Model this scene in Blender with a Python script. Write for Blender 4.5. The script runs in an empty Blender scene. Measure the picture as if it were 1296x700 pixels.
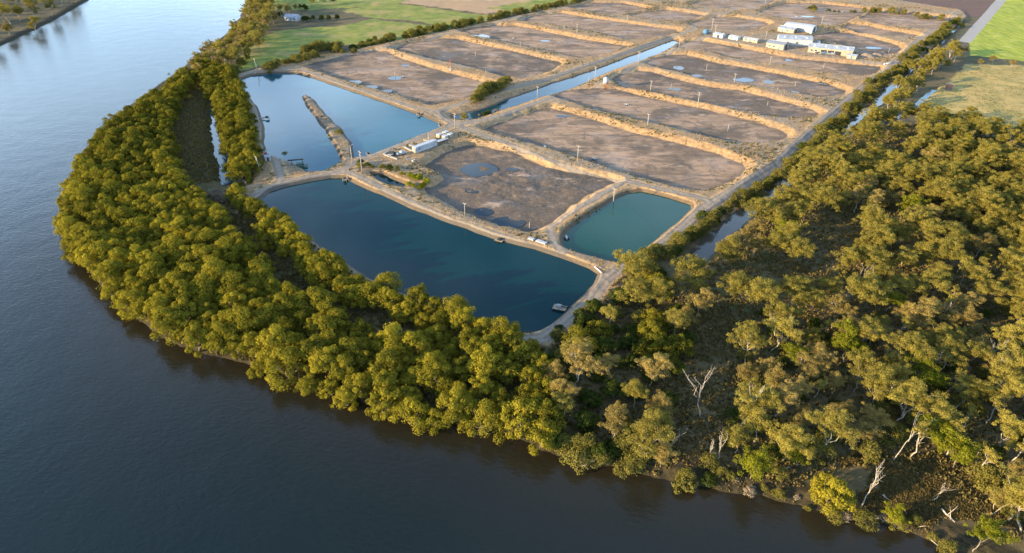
import bpy, math, random
import numpy as np
R = math.radians
sc = bpy.context.scene
COL = sc.collection
rng = np.random.default_rng(7)
random.seed(7)

# ------------------------------------------------------------------ camera
H_CAM, PITCH, F_PX, CX, CY = 120.0, R(31.9), 850.0, 648.0, 350.0
cam_data = bpy.data.cameras.new('camera')
cam = bpy.data.objects.new('camera', cam_data); COL.objects.link(cam)
cam.location = (0, 0, H_CAM); cam.rotation_euler = (math.pi/2 - PITCH, 0, 0)
cam_data.sensor_width = 36; cam_data.lens = F_PX/1296*36
cam_data.clip_start = 1; cam_data.clip_end = 30000
sc.camera = cam
CP, SP = math.cos(PITCH), math.sin(PITCH)

def at(px, py, z=0.0):
    """ground point under a pixel of the photograph, on the level z (survey of the map)"""
    a = (px-CX)/F_PX; u = -(py-CY)/F_PX
    dy = CP + u*SP; dz = -SP + u*CP
    t = (z-H_CAM)/dz
    return (a*t, dy*t)
def poly(pts, z=0.0):
    return np.array([at(x, y, z) for x, y in pts])
def height_at(px, yb, yt, zb):
    X, Y = at(px, yb, zb)
    u = -(yt-CY)/F_PX
    return H_CAM + Y/(CP+u*SP)*(-SP+u*CP) - zb
def to_px(X, Y, Z):
    d = Y*CP - (Z-H_CAM)*SP; u = Y*SP + (Z-H_CAM)*CP
    return CX + F_PX*X/d, CY - F_PX*u/d

# ------------------------------------------------------------------ numeric helpers
def sd_poly(X, Y, P, pad=40.0):
    """signed distance to polygon, negative inside; far points return pad"""
    X = np.asarray(X, float); Y = np.asarray(Y, float)
    out = np.full(X.shape, float(pad))
    m = (X > P[:,0].min()-pad) & (X < P[:,0].max()+pad) & (Y > P[:,1].min()-pad) & (Y < P[:,1].max()+pad)
    if not m.any(): return out
    x, y = X[m], Y[m]
    d2 = np.full(x.shape, 1e18); ins = np.zeros(x.shape, bool)
    n = len(P)
    for i in range(n):
        ax, ay = P[i]; bx, by = P[(i+1) % n]
        ex, ey = bx-ax, by-ay
        l2 = ex*ex+ey*ey+1e-12
        t = np.clip(((x-ax)*ex+(y-ay)*ey)/l2, 0, 1)
        d2 = np.minimum(d2, (x-ax-t*ex)**2+(y-ay-t*ey)**2)
        c = ((ay > y) != (by > y))
        with np.errstate(divide='ignore', invalid='ignore'):
            xi = (bx-ax)*(y-ay)/(by-ay if by != ay else 1e-12)+ax
        ins ^= c & (x < xi)
    d = np.sqrt(d2); d[ins] *= -1
    out[m] = np.minimum(d, pad)
    return out
def sd_line(X, Y, P, pad=20.0):
    X = np.asarray(X, float); Y = np.asarray(Y, float)
    out = np.full(X.shape, float(pad))
    m = (X > P[:,0].min()-pad) & (X < P[:,0].max()+pad) & (Y > P[:,1].min()-pad) & (Y < P[:,1].max()+pad)
    if not m.any(): return out
    x, y = X[m], Y[m]; d2 = np.full(x.shape, 1e18)
    for i in range(len(P)-1):
        ax, ay = P[i]; ex, ey = P[i+1]-P[i]
        t = np.clip(((x-ax)*ex+(y-ay)*ey)/(ex*ex+ey*ey+1e-12), 0, 1)
        d2 = np.minimum(d2, (x-ax-t*ex)**2+(y-ay-t*ey)**2)
    out[m] = np.minimum(np.sqrt(d2), pad)
    return out
def _hash(ix, iy, s):
    h = (ix.astype(np.int64)*374761393 + iy.astype(np.int64)*668265263 + s*1442695041) & 0x7fffffff
    h = ((h ^ (h >> 13))*1274126177) & 0x7fffffff
    return ((h ^ (h >> 16)) & 0xffff)/65535.0
def vnoise(X, Y, scale, seed=0):
    x = np.asarray(X, float)/scale; y = np.asarray(Y, float)/scale
    ix = np.floor(x); iy = np.floor(y); fx = x-ix; fy = y-iy
    fx = fx*fx*(3-2*fx); fy = fy*fy*(3-2*fy)
    a = _hash(ix, iy, seed); b = _hash(ix+1, iy, seed); c = _hash(ix, iy+1, seed); d = _hash(ix+1, iy+1, seed)
    return (a*(1-fx)+b*fx)*(1-fy)+(c*(1-fx)+d*fx)*fy
def fbm(X, Y, scale, seed=0, n=4):
    o = 0; a = 0.5; t = 0
    for k in range(n):
        o = o + a*vnoise(X, Y, scale/2**k, seed+k*17); t += a; a *= .55
    return o/t
def sstep(a, b, x):
    t = np.clip((x-a)/(b-a), 0, 1); return t*t*(3-2*t)

# ------------------------------------------------------------------ mesh helpers
def mesh_np(name, V, F, attrs=None, smooth=False):
    """V (n,3); F (m,4) or (m,3) array"""
    me = bpy.data.meshes.new(name)
    V = np.ascontiguousarray(V, np.float32); F = np.ascontiguousarray(F, np.int32)
    k = F.shape[1]
    me.vertices.add(len(V)); me.vertices.foreach_set('co', V.ravel())
    me.loops.add(F.size); me.loops.foreach_set('vertex_index', F.ravel())
    me.polygons.add(len(F)); me.polygons.foreach_set('loop_start', np.arange(0, F.size, k, dtype=np.int32))
    if smooth: me.polygons.foreach_set('use_smooth', np.ones(len(F), bool))
    for an, av in (attrs or {}).items():
        a = me.attributes.new(an, 'FLOAT', 'POINT'); a.data.foreach_set('value', np.ascontiguousarray(av, np.float32))
    me.update(calc_edges=True)
    return me
class MB:
    """collects shapes of ONE mesh"""
    def __init__(s): s.v = []; s.f = []; s.sm = []
    def add(s, vs, fs, smooth=False):
        o = len(s.v); s.v += [tuple(p) for p in vs]; s.f += [tuple(i+o for i in f) for f in fs]; s.sm += [smooth]*len(fs); return s
    def box(s, x0, y0, z0, x1, y1, z1):
        return s.add([(x0,y0,z0),(x1,y0,z0),(x1,y1,z0),(x0,y1,z0),(x0,y0,z1),(x1,y0,z1),(x1,y1,z1),(x0,y1,z1)],
                     [(0,3,2,1),(4,5,6,7),(0,1,5,4),(1,2,6,5),(2,3,7,6),(3,0,4,7)])
    def bevel_box(s, x0, y0, z0, x1, y1, z1, b):
        """box whose top edges are chamfered"""
        return s.add([(x0,y0,z0),(x1,y0,z0),(x1,y1,z0),(x0,y1,z0),(x0,y0,z1-b),(x1,y0,z1-b),(x1,y1,z1-b),(x0,y1,z1-b),
                      (x0+b,y0+b,z1),(x1-b,y0+b,z1),(x1-b,y1-b,z1),(x0+b,y1-b,z1)],
                     [(0,3,2,1),(0,1,5,4),(1,2,6,5),(2,3,7,6),(3,0,4,7),(4,5,9,8),(5,6,10,9),(6,7,11,10),(7,4,8,11),(8,9,10,11)])
    def prism(s, prof, x0, x1):
        """profile of (y,z) swept along x"""
        n = len(prof)
        vs = [(x0,y,z) for y,z in prof]+[(x1,y,z) for y,z in prof]
        return s.add(vs, [tuple(range(n))[::-1], tuple(range(n,2*n))]+[(i,(i+1)%n,n+(i+1)%n,n+i) for i in range(n)])
    def tube(s, pts, radii, n=6, cap=True):
        pts = [np.array(p, float) for p in pts]
        if not hasattr(radii, '__len__'): radii = [radii]*len(pts)
        ring = []
        for i, p in enumerate(pts):
            d = pts[min(i+1, len(pts)-1)]-pts[max(i-1, 0)]; d /= (np.linalg.norm(d)+1e-9)
            a = np.array((1,0,0)) if abs(d[0]) < .9 else np.array((0,1,0))
            u = np.cross(d, a); u /= np.linalg.norm(u); w = np.cross(d, u)
            ring.append([p+radii[i]*(math.cos(2*math.pi*k/n)*u+math.sin(2*math.pi*k/n)*w) for k in range(n)])
        vs = [q for r in ring for q in r]; fs = []
        for i in range(len(pts)-1):
            for k in range(n):
                fs.append((i*n+k, i*n+(k+1)%n, (i+1)*n+(k+1)%n, (i+1)*n+k))
        if cap: fs += [tuple(range(n))[::-1], tuple((len(pts)-1)*n+k for k in range(n))]
        return s.add(vs, fs, True)
    def cyl(s, x, y, z0, z1, r, n=16, r1=None):
        return s.tube([(x,y,z0),(x,y,z1)], [r, r if r1 is None else r1], n)
    def mesh(s, name, mat):
        me = bpy.data.meshes.new(name); me.from_pydata(s.v, [], s.f)
        me.polygons.foreach_set('use_smooth', s.sm)
        me.materials.append(mat); me.update(); return me
    def build(s, name, mat, parent=None, label=None):
        o = bpy.data.objects.new(name, s.mesh(name, mat)); COL.objects.link(o)
        if parent is not None: o.parent = parent
        if label: o['label'] = label
        return o
def tag(o, label=None, cat=None, group=None, kind=None):
    if label: o['label'] = label
    if cat: o['category'] = cat
    if group: o['group'] = group
    if kind or cat: o['kind'] = kind or 'thing'
    return o
def empty(name, loc=(0,0,0), rz=0.0):
    o = bpy.data.objects.new(name, None); COL.objects.link(o)
    o.empty_display_size = .5; o.location = loc; o.rotation_euler = (0,0,rz); return o
def link_mesh(name, me, parent=None):
    o = bpy.data.objects.new(name, me); COL.objects.link(o)
    if parent is not None: o.parent = parent
    return o
def copy_tree(o, parent=None):
    c = o.copy(); COL.objects.link(c)
    if parent is not None: c.parent = parent
    for ch in list(o.children): copy_tree(ch, c)
    return c

# ------------------------------------------------------------------ materials
class NT:
    def __init__(s, name):
        s.m = bpy.data.materials.new(name); s.m.use_nodes = True
        s.t = s.m.node_tree; s.t.nodes.clear()
        s.out = s.t.nodes.new('ShaderNodeOutputMaterial')
    def n(s, typ, **kw):
        nd = s.t.nodes.new(typ)
        for k, v in kw.items(): setattr(nd, k, v)
        return nd
    def l(s, a, b): s.t.links.new(a, b); return s
    def val(s, sock, v):
        if hasattr(v, 'links') or isinstance(v, bpy.types.NodeSocket): s.l(v, sock)
        else: sock.default_value = v
    def pos(s): return s.n('ShaderNodeNewGeometry').outputs['Position']
    def attr(s, name): return s.n('ShaderNodeAttribute', attribute_name=name).outputs['Fac']
    def noise(s, scale, detail=4, rough=.55, vec=None, dist=0):
        nd = s.n('ShaderNodeTexNoise'); nd.inputs['Scale'].default_value = scale
        nd.inputs['Detail'].default_value = detail; nd.inputs['Roughness'].default_value = rough
        nd.inputs['Distortion'].default_value = dist
        s.l(vec if vec is not None else s.pos(), nd.inputs['Vector']); return nd.outputs['Fac']
    def scaled(s, v3, vec=None, rot=0):
        mp = s.n('ShaderNodeMapping'); mp.inputs['Scale'].default_value = v3; mp.inputs['Rotation'].default_value = (0,0,rot)
        s.l(vec if vec is not None else s.pos(), mp.inputs['Vector']); return mp.outputs['Vector']
    def ramp(s, fac, a, b):
        nd = s.n('ShaderNodeMapRange', interpolation_type='SMOOTHSTEP'); s.val(nd.inputs['Value'], fac)
        nd.inputs['From Min'].default_value = a; nd.inputs['From Max'].default_value = b; return nd.outputs['Result']
    def math(s, op, a, b=0.0, clamp=False):
        nd = s.n('ShaderNodeMath', operation=op, use_clamp=clamp); s.val(nd.inputs[0], a); s.val(nd.inputs[1], b); return nd.outputs[0]
    def mix(s, fac, a, b):
        nd = s.n('ShaderNodeMix', data_type='RGBA'); s.val(nd.inputs['Factor'], fac)
        for sock, v in ((nd.inputs[6], a), (nd.inputs[7], b)):
            if isinstance(v, (tuple, list)): sock.default_value = (*v, 1)
            else: s.l(v, sock)
        return nd.outputs[2]
    def bsdf(s, color, rough=.85, spec=.3, metallic=0, bump=None, bstr=.3, bdist=.1, **kw):
        b = s.n('ShaderNodeBsdfPrincipled')
        if isinstance(color, (tuple, list)): b.inputs['Base Color'].default_value = (*color, 1)
        else: s.l(color, b.inputs['Base Color'])
        s.val(b.inputs['Roughness'], rough); b.inputs['Specular IOR Level'].default_value = spec; s.val(b.inputs['Metallic'], metallic)
        for k, v in kw.items(): b.inputs[k.replace('_', ' ')].default_value = v
        if bump is not None:
            bp = s.n('ShaderNodeBump'); bp.inputs['Strength'].default_value = bstr; bp.inputs['Distance'].default_value = bdist
            s.l(bump, bp.inputs['Height']); s.l(bp.outputs['Normal'], b.inputs['Normal'])
        s.l(b.outputs[0], s.out.inputs['Surface']); return s.m
def simple(name, col, rough=.7, var=.12, scale=1.5, metallic=0, spec=.3):
    """a painted / weathered surface: colour with blotches and fine grime"""
    t = NT(name)
    f = t.math('ADD', t.math('MULTIPLY', t.noise(scale, 5), .7), t.math('MULTIPLY', t.noise(scale*9, 2), .3))
    lo = tuple(c*(1-var*2) for c in col); hi = tuple(min(1, c*(1+var)) for c in col)
    return t.bsdf(t.mix(t.ramp(f, .3, .7), lo, hi), rough, spec, metallic)
# ------------------------------------------------------------------ survey of the place
Z_LAND, Z_CREST, Z_FLOOR = 1.5, 3.0, 0.9
LAND = poly([(318,-60),(316,-15),(309,8),(304,22),(288,42),(262,60),(240,78),(207,103),(163,134),(124,166),(102,198),(85,240),(76,275),(86,305),(106,335),
    (133,366),(170,402),(215,432),(270,452),(330,463),(385,484),(440,503),(500,522),(560,533),(620,543),(650,548),(685,572),(715,580),(745,592),(790,590),
    (830,605),(865,615),(905,620),(960,628),(1005,640),(1060,655),(1120,663),(1170,683),(1220,700),(1300,740),(1500,840),(4000,900),(9000,-60)], 0.0)
LAND = np.vstack([LAND[:-2], [(600, 20), (9000, 20), (9000, 9000), (-200, 9000), (-330, 1500)]])
FARBANK = poly([(118,-30),(113,0),(92,12),(70,25),(36,42),(2,58),(-60,80),(-200,140)], 0.0)
FARBANK = np.vstack([FARBANK, [(-1200, 330), (-9000, 300), (-9000, 9000), (-420, 9000), (-390, 1500)]])
FARM = poly([(286,99),(330,86),(375,79),(440,65),(500,52),(560,40),(600,31),(650,21),(720,6),(745,0),(800,-12),(1000,-30),(1100,-5),(1215,12),(1222,20),
    (1180,55),(1140,82),(1100,115),(1052,157),(1012,194),(962,236),(905,274),(860,306),(805,345),(775,365),(740,402),(700,434),(660,440),(600,417),
    (500,380),(420,332),(340,282),(303,264),(300,245),(325,228),(326,205),(314,170),(308,130),(290,108)], Z_CREST)
W_POND = {   # waterlines and water levels
 'upper': (1.7, [(299,103),(318,96),(349,93),(373,93),(397,99),(431,111),(472,125),(513,139),(534,147),(551,155),(560,160),(551,165),(520,177),(486,190),(462,199),
        (448,201),(447,197),(446,183),(431,163),(414,146),(397,126),(389,121),(381,122),(386,132),(394,143),(411,166),(423,186),(433,205),(411,217),(392,219),(386,215),(374,208),(360,203),(347,198),(338,195),(336,183),(334,160),(327,138),(312,118)]),
 'big': (1.6, [(330,253),(343,243),(366,236),(394,230),(420,226),(437,226),(451,233),(483,247),(520,264),(569,283),(626,303),(660,312),(691,321),(725,333),(744,340),(757,348),
        (751,360),(737,374),(722,389),(710,400),(696,411),(682,419),(668,423),(650,420),(610,408),(560,390),(505,370),(465,352),(440,335),(410,316),(371,288),(345,268)]),
 'green': (1.6, [(711,301),(713,311),(724,318),(744,324),(770,331),(787,334),(797,329),(820,311),(839,295),(862,276),(875,265),(874,260),(856,254),(833,247),(813,243),(797,244),(780,252),(757,265),(731,282),(716,294)]),
}
CANAL = (0.7, [(575,151),(596,152),(640,138),(685,123),(723,112),(754,98),(782,86),(811,77),(838,66),(853,58),(858,53),(853,51),(840,56),(811,67),(780,78.5),(754,89),(726,98),(697,107),(665,119),(640,127),(615,137),(590,144),(572,147)])
INLET_POOL = (1.5, [(472,221),(483,221),(497,227),(512,234),(510,238),(496,235),(480,228)])
DRY = {      # floors of the drained ponds
 'D1': [(545,205),(556,198),(575,188),(592,184),(615,186),(655,196),(691,213),(735,222),(764,227),(778,232),(744,250),(718,266),(698,282),(682,291),(668,293),(636,286),(593,271),(566,258),(541,245),(536,239),(552,236),(562,228),(556,219),(537,210)],
 'D2': [(612,164),(640,154),(675,142),(697,137),(740,149),(800,168),(860,182),(910,196),(938,207),(944,213),(938,221),(925,229),(895,242),(876,241),(833,231),(790,219),(744,204),(691,187),(626,169)],
 'D3': [(701,123),(709,117),(726,114),(752,112),(780,113),(817,123),(883,137),(954,154),(990,167),(997,172),(993,177),(975,181),(954,183),(926,181),(883,171),(823,156),(754,140)],
 'D4': [(774,101),(783,95),(808,90),(826,92),(857,101),(897,110),(936,115),(993,130),(1030,140),(1036,146),(1025,149),(1007,151),(990,150),(965,147),(936,141),(883,130),(826,118),(789,111)],
 'D5': [(814,81),(826,74),(846,70),(869,70),(911,81),(936,85),(993,96),(1050,108),(1070,115),(1067,120),(1052,123),(1036,124),(993,116),(936,107),(897,103),(869,95),(834,87)],
 'D6': [(853,61),(860,57),(872,53),(889,52),(911,56),(936,61),(1007,75),(1079,82),(1112,85),(1113,89),(1099,96),(1082,97),(1065,96),(1007,86),(936,76),(897,67),(869,63)],
 'E1': [(1022,49),(1030,45),(1050,41),(1075,42),(1100,48),(1136,58),(1141,62),(1133,70),(1112,71),(1090,66),(1060,56)],
 'E2': [(1064,35),(1076,31),(1092,32),(1120,38),(1158,44),(1164,47),(1150,49),(1115,47),(1085,42)],
 'E5': [(1088,24),(1100,17),(1112,14),(1142,17),(1203,23),(1204,27),(1190,36),(1176,39),(1140,36),(1110,31)],
 'E3': [(959,16),(975,10),(995,4),(1040,5),(1100,12),(1092,18),(1060,33),(1045,34),(1020,30),(985,23)],
 'E4': [(869,32),(885,26),(908,22),(930,22),(968,28),(973,31),(960,37),(945,41),(915,39),(885,36)],
 'E6': [(871,7),(885,2),(930,-3),(985,-1),(965,9),(949,14),(915,12)],
 'F1': [(383,84),(410,77),(445,69),(475,65),(489,66),(499,71),(534,83),(575,95),(615,105),(622,108),(618,114),(589,126),(565,132),(549,134),(499,120),(434,101)],
 'F2': [(498,63),(508,57),(530,53),(565,49),(580,50),(623,60),(674,71),(706,78),(711,81),(700,88),(682,96),(660,100),(640,98),(602,87),(541,74)],
 'F3': [(581,40),(598,35),(625,33),(652,33),(690,40),(726,48),(775,56),(794,59),(788,63),(758,71),(735,75),(718,71),(657,58),(605,47)],
 'F4': [(659,28),(672,21),(690,18),(711,17),(754,24),(810,32),(856,38),(858,41),(843,46),(812,52),(795,52),(754,42),(690,31)],
 'F5': [(719,11),(735,6),(752,4),(785,4),(812,9),(820,11),(800,16),(778,20),(760,18)],
 'F6': [(793,21),(815,16),(842,12),(875,17),(891,20),(880,25),(862,29),(830,27)],
}
for k, v in list(DRY.items()): DRY[k] = poly(v, Z_FLOOR)
WP = {k: (z, poly(p, z)) for k, (z, p) in W_POND.items()}
WP['canal'] = (CANAL[0], poly(CANAL[1], CANAL[0])); WP['pool'] = (INLET_POOL[0], poly(INLET_POOL[1], INLET_POOL[0]))
def wiggle(P, amp, seed, step=4.0):
    """resample an outline every few metres and make it irregular"""
    out = []; n = len(P)
    for i in range(n):
        a, b = P[i], P[(i+1) % n]; k = max(1, int(np.linalg.norm(b-a)/step))
        for j in range(k): out.append(a+(b-a)*j/k)
    out = np.array(out)
    out[:,0] += (fbm(out[:,0], out[:,1], 9, seed, 3)-.5)*2*amp; out[:,1] += (fbm(out[:,0], out[:,1], 9, seed+50, 3)-.5)*2*amp
    return out
for k in WP: WP[k] = (WP[k][0], wiggle(WP[k][1], .9, 3))
for i, k in enumerate(DRY): DRY[k] = wiggle(DRY[k], .8, 40+i, 6.0)

CREEK = [poly([(872,335),(880,328),(901,305),(921,288),(942,271),(973,245),(1000,222),(1018,209),(1035,192),(1066,163),(1085,146),(1105,132),(1127,113),(1140,100)], .3), 2.8]
CREEK3 = [poly([(1140,100),(1147,93),(1165,76),(1190,55),(1215,30)], .3), .9]
CREEK2 = [poly([(1110,163),(1130,152),(1147,143),(1160,133),(1170,124),(1182,114)], .6), .7]
CHANNEL = [poly([(271,138),(273,150),(274,171),(278,190),(285,213),(287,226),(289,233)], .3), 1.9]
GAP = [poly([(262,236),(275,252),(300,288),(345,335),(395,378),(450,408),(490,426),(515,440)], 1.0), 2.0]
TR = [ # dirt tracks: centre line, half width, level
 ([(655,430),(672,431),(690,428),(715,409),(745,382),(766,354),(785,340),(800,335),(850,301),(890,264),(925,243),(985,205),(1003,187),(1040,154),(1090,112),(1135,77),(1165,48),(1213,15)], 2.3),
 ([(768,352),(735,336),(700,320),(640,300),(570,278),(500,246),(445,219),(430,217)], 1.7),
 ([(430,217),(400,223),(371,228),(350,234),(329,243),(311,252)], 2.6),
 ([(352,233),(356,225),(352,212),(349,200),(331,188),(326,160),(323,143),(317,122),(300,108)], 1.8),
 ([(430,217),(460,200),(500,185),(530,175),(557,165),(574,157),(600,154),(640,144),(690,126),(745,112),(764,104),(800,84),(850,64),(870,51),(895,46),(940,52)], 2.0),
 ([(553,141),(610,122),(690,100),(770,73),(850,46),(870,40),(905,20),(960,2)], 1.8),
 ([(292,98),(335,88),(378,86),(430,106),(480,121),(520,135),(553,141),(572,156)], 1.6),
 ([(578,157),(600,167),(650,184),(700,204),(740,217),(790,228),(840,240),(880,248),(903,257)], 1.6),
 ([(785,232),(745,255),(715,272),(696,288),(700,305),(712,318)], 1.7),
 ([(378,84),(440,66),(490,59),(560,44),(640,26),(720,9),(760,1)], 1.3),
 ([(895,46),(935,54),(985,62),(1010,66),(1060,72),(1100,78),(1120,80)], 2.2),
]
TR = [(poly(p, Z_CREST), w) for p, w in TR]
ROAD = (poly([(1222,52),(1234,38),(1250,20),(1267,0),(1285,-25)], 1.5), 4.2)
CROP = poly([(1226,50),(1240,33),(1256,14),(1270,0),(1290,-25),(1700,-40),(1700,120),(1340,84),(1290,77),(1228,70)], 1.5)
PLOUGH = poly([(1095,7),(1075,0),(1060,-20),(1275,-20),(1256,6),(1240,21),(1224,22)], 1.5)
GREENS = [poly(p, 1.5) for p in (
 [(286,90),(310,66),(330,48),(348,40),(400,34),(440,33),(432,48),(400,62),(372,74),(330,84),(300,92)],
 [(430,14),(470,6),(520,6),(600,18),(640,20),(600,30),(560,32),(520,26),(470,22)],
 [(330,-5),(460,-12),(540,-8),(500,6),(400,12),(345,14)], [(400,40),(470,24),(560,34),(600,28),(560,38),(480,54),(420,58)], [(620,10),(740,-12),(760,-2),(700,8),(650,16)], [(1010,8),(960,-6),(1060,-20),(1100,5),(1060,12)], [(480,40),(520,32),(570,36),(500,52)], [(672,300),(690,290),(702,304),(688,312)])]
TAN = [poly(p, 1.5) for p in ([(500,3),(560,-8),(720,-10),(650,12),(615,18),(560,10)], [(440,40),(470,34),(500,32),(520,36),(490,44),(450,50)])]
MARSH = poly([(237,108),(255,105),(266,118),(270,137),(272,171),(279,213),(268,228),(244,230),(229,200),(227,160)], 1.0)
PADDOCK = poly([(1150,135),(1180,115),(1205,105),(1225,82),(1296,84),(1500,110),(1500,240),(1296,165),(1200,150)], 1.5)
CLEAR = [poly(p, 1.5) for p in ([(880,405),(922,385),(945,435),(935,500),(912,540),(898,585),(838,585),(845,505),(863,455)],
    [(1000,300),(1040,272),(1085,275),(1090,305),(1072,350),(1045,385),(1018,375),(1005,340)], [(1115,600),(1180,575),(1240,610),(1235,660),(1160,665),(1100,650)])]

# ------------------------------------------------------------------ the ground
def terrain(X, Y, full=False):
    sh = X.shape; X = X.ravel().astype(float); Y = Y.ravel().astype(float)
    wob = (fbm(X, Y, 6, 5, 3)-.5)
    ld = np.maximum(-sd_poly(X, Y, LAND, 60), -sd_poly(X, Y, FARBANK, 60)) + wob*2.2
    und = (fbm(X, Y, 22, 9, 4)-.5)
    z = np.where(ld > 0, np.minimum(Z_LAND, .05+ld*.45), np.maximum(-3, ld*.45))
    z = z + np.where(ld > 2, und*.7+wob*.25, 0)
    fd = sd_poly(X, Y, FARM, 30) + wob*1.6
    dry_s = np.full(X.shape, 30.0); dry_i = np.full(X.shape, -1)
    zc = Z_CREST + und*.6 + wob*.5 + (vnoise(X, Y, 1.8, 33)-.5)*.16
    t = np.clip(1-fd/5.5, 0, 1)
    z = z*(1-t)+zc*t
    for i, (k, P) in enumerate(DRY.items()):
        s = sd_poly(X, Y, P, 30)
        m = s < 14
        fl = Z_FLOOR + (fbm(X[m], Y[m], 30, 60+i, 4)-.5)*.5 + wob[m]*.10
        if k == 'D1':    # bulldozed heaps and wheel furrows in the muddy pond
            fl = fl + (fbm(X[m], Y[m], 9, 71, 4)-.5)*.7
            cx, cy = at(668, 232, 1)
            g = np.exp(-(((X[m]-cx)/26)**2+((Y[m]-cy)/22)**2))
            fl = fl + g*(1.5*fbm(X[m], Y[m], 6, 5, 4)+.10*np.sin((X[m]*.6+Y[m]*.8)*1.5+7*fbm(X[m], Y[m], 22, 8, 3))*vnoise(X[m], Y[m], 11, 4))
        z[m] = np.minimum(z[m], fl + np.clip(s[m]+wob[m]*1.3+(fbm(X[m], Y[m], 4.5, 31, 4)-.5)*2.6, 0, 30)*.50)
        c = s < dry_s; dry_i[c] = i; dry_s = np.minimum(dry_s, s)
    wet_s = np.full(X.shape, 30.0)
    for k, (zw, P) in WP.items():
        s = sd_poly(X, Y, P, 30); m = s < 16
        sl = .34 if k == 'canal' else .8
        z[m] = np.minimum(z[m], np.maximum(zw-1.6, zw + s[m]*sl))
        wet_s = np.minimum(wet_s, s)
    for (P, w), bed, sl in ((CREEK, .05, .38), (CREEK3, .05, .38), (CREEK2, .4, .3), (CHANNEL, .05, .35), (GAP, .7, .2)):
        s = sd_line(X, Y, P, 25)-w+wob*2.0; m = s < 15
        z[m] = np.minimum(z[m], bed + np.clip(s[m], 0, 30)*sl)
    if not full: return z.reshape(sh)
    tr = np.full(X.shape, 20.0)
    for P, w in TR: tr = np.minimum(tr, sd_line(X, Y, P, 12)-w)
    A = {}
    A['mud'] = sstep(1.2, -1.0, dry_s + wob*2.5)
    A['toe'] = np.exp(-np.abs(dry_s-.3)/2.2)*sstep(6, 0, np.abs(dry_s))
    A['wetedge'] = sstep(2.2, .3, wet_s)
    A['bank'] = sstep(4.0, -2.0, fd + wob*3)
    A['track'] = sstep(.6, -.5, tr + wob*1.2)
    A['verge'] = np.exp(-((tr-.9)/.8)**2)
    pv = np.array([.95,.45,.55,.6,.75,.5,.7,.3,.25,.35,.15,.3,.5,.65,.35,.2,.45,.1][:len(DRY)]+[.4]*20); A['pv'] = np.where(dry_i >= 0, pv[np.clip(dry_i, 0, None)], 0)
    A['rut'] = np.clip(1-np.abs(np.abs(tr+1.3)-.25)/.6, 0, 1)*A['track']
    rd = sd_line(X, Y, ROAD[0], 20)-ROAD[1]; A['road'] = sstep(.6, -.6, rd + wob)
    g = np.full(X.shape, 30.0)
    for P in GREENS: g = np.minimum(g, sd_poly(X, Y, P, 30))
    A['green'] = sstep(5, -5, g + wob*8 + und*8)
    g = np.full(X.shape, 30.0)
    for P in TAN: g = np.minimum(g, sd_poly(X, Y, P, 30))
    A['tan'] = sstep(5, -5, g + wob*8)
    A['grey'] = sstep(9, 2, np.minimum(sd_poly(X, Y, WP['upper'][1], 30), sd_poly(X, Y, WP['big'][1], 30)))
    A['crop'] = sstep(1.5, -1.5, sd_poly(X, Y, CROP, 20)+wob*2)
    A['plough'] = sstep(1.5, -1.5, sd_poly(X, Y, PLOUGH, 20)+wob*2)
    A['marsh'] = sstep(3, -2, sd_poly(X, Y, MARSH, 30)+wob*3)
    A['paddock'] = sstep(6, -4, sd_poly(X, Y, PADDOCK, 30)+und*10)
    A['shore'] = sstep(9.0, 3.5, ld)
    return z.reshape(sh), A, dry_i, dry_s, tr, wet_s

def ground_z(xs, ys):
    return terrain(np.atleast_1d(np.array(xs, float)), np.atleast_1d(np.array(ys, float)))
def gp(px, py, zg=Z_CREST, n=3):
    """the point of the built ground that a pixel shows"""
    z = zg
    for _ in range(n):
        x, y = at(px, py, z); z = float(ground_z(x, y)[0])
    return x, y, z

pyr = np.concatenate([np.linspace(-86, 60, 300), np.linspace(60, 745, 760)[1:]])
rowY = np.array([at(648, p, 1.5)[1] for p in pyr])
rowY = np.concatenate([[9000, 4500, 2600], rowY, [70, 50, 20, -150]])
rowY = rowY[np.argsort(-rowY)]
uu = np.linspace(-1.22, 1.22, 1150)
uu = np.concatenate([[-60, -20, -8, -4, -2.4, -1.6], uu, [1.6, 2.4, 4, 8, 20, 60]])
half = 48 + .65*np.clip(rowY, 0, 900)
GX = uu[None,:]*half[:,None]; GY = np.repeat(rowY[:,None], len(uu), 1)
GZ, GA, dry_i, dry_s, GTR, GW = terrain(GX, GY, True)
nr, nc = GX.shape
V = np.stack([GX.ravel(), GY.ravel(), GZ.ravel()], 1)
idx = np.arange(nr*nc).reshape(nr, nc)
F = np.stack([idx[1:,:-1].ravel(), idx[1:,1:].ravel(), idx[:-1,1:].ravel(), idx[:-1,:-1].ravel()], 1)
fz = V[F][:,:,2].max(1)
keep = fz > -1.5
F = F[keep]
f_mud = (dry_s[F].mean(1) < 0); f_pond = dry_i[F[:,0]]
f_track = (GTR[F].mean(1) < 0) & ~f_mud
def sub(Fs, name, mat, **kw):
    u, inv = np.unique(Fs, return_inverse=True)
    me = mesh_np(name, V[u], inv.reshape(Fs.shape), {k: a[u] for k, a in GA.items()}, True)
    me.materials.append(mat)
    return tag(link_mesh(name, me), kind='structure', **kw)

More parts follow.
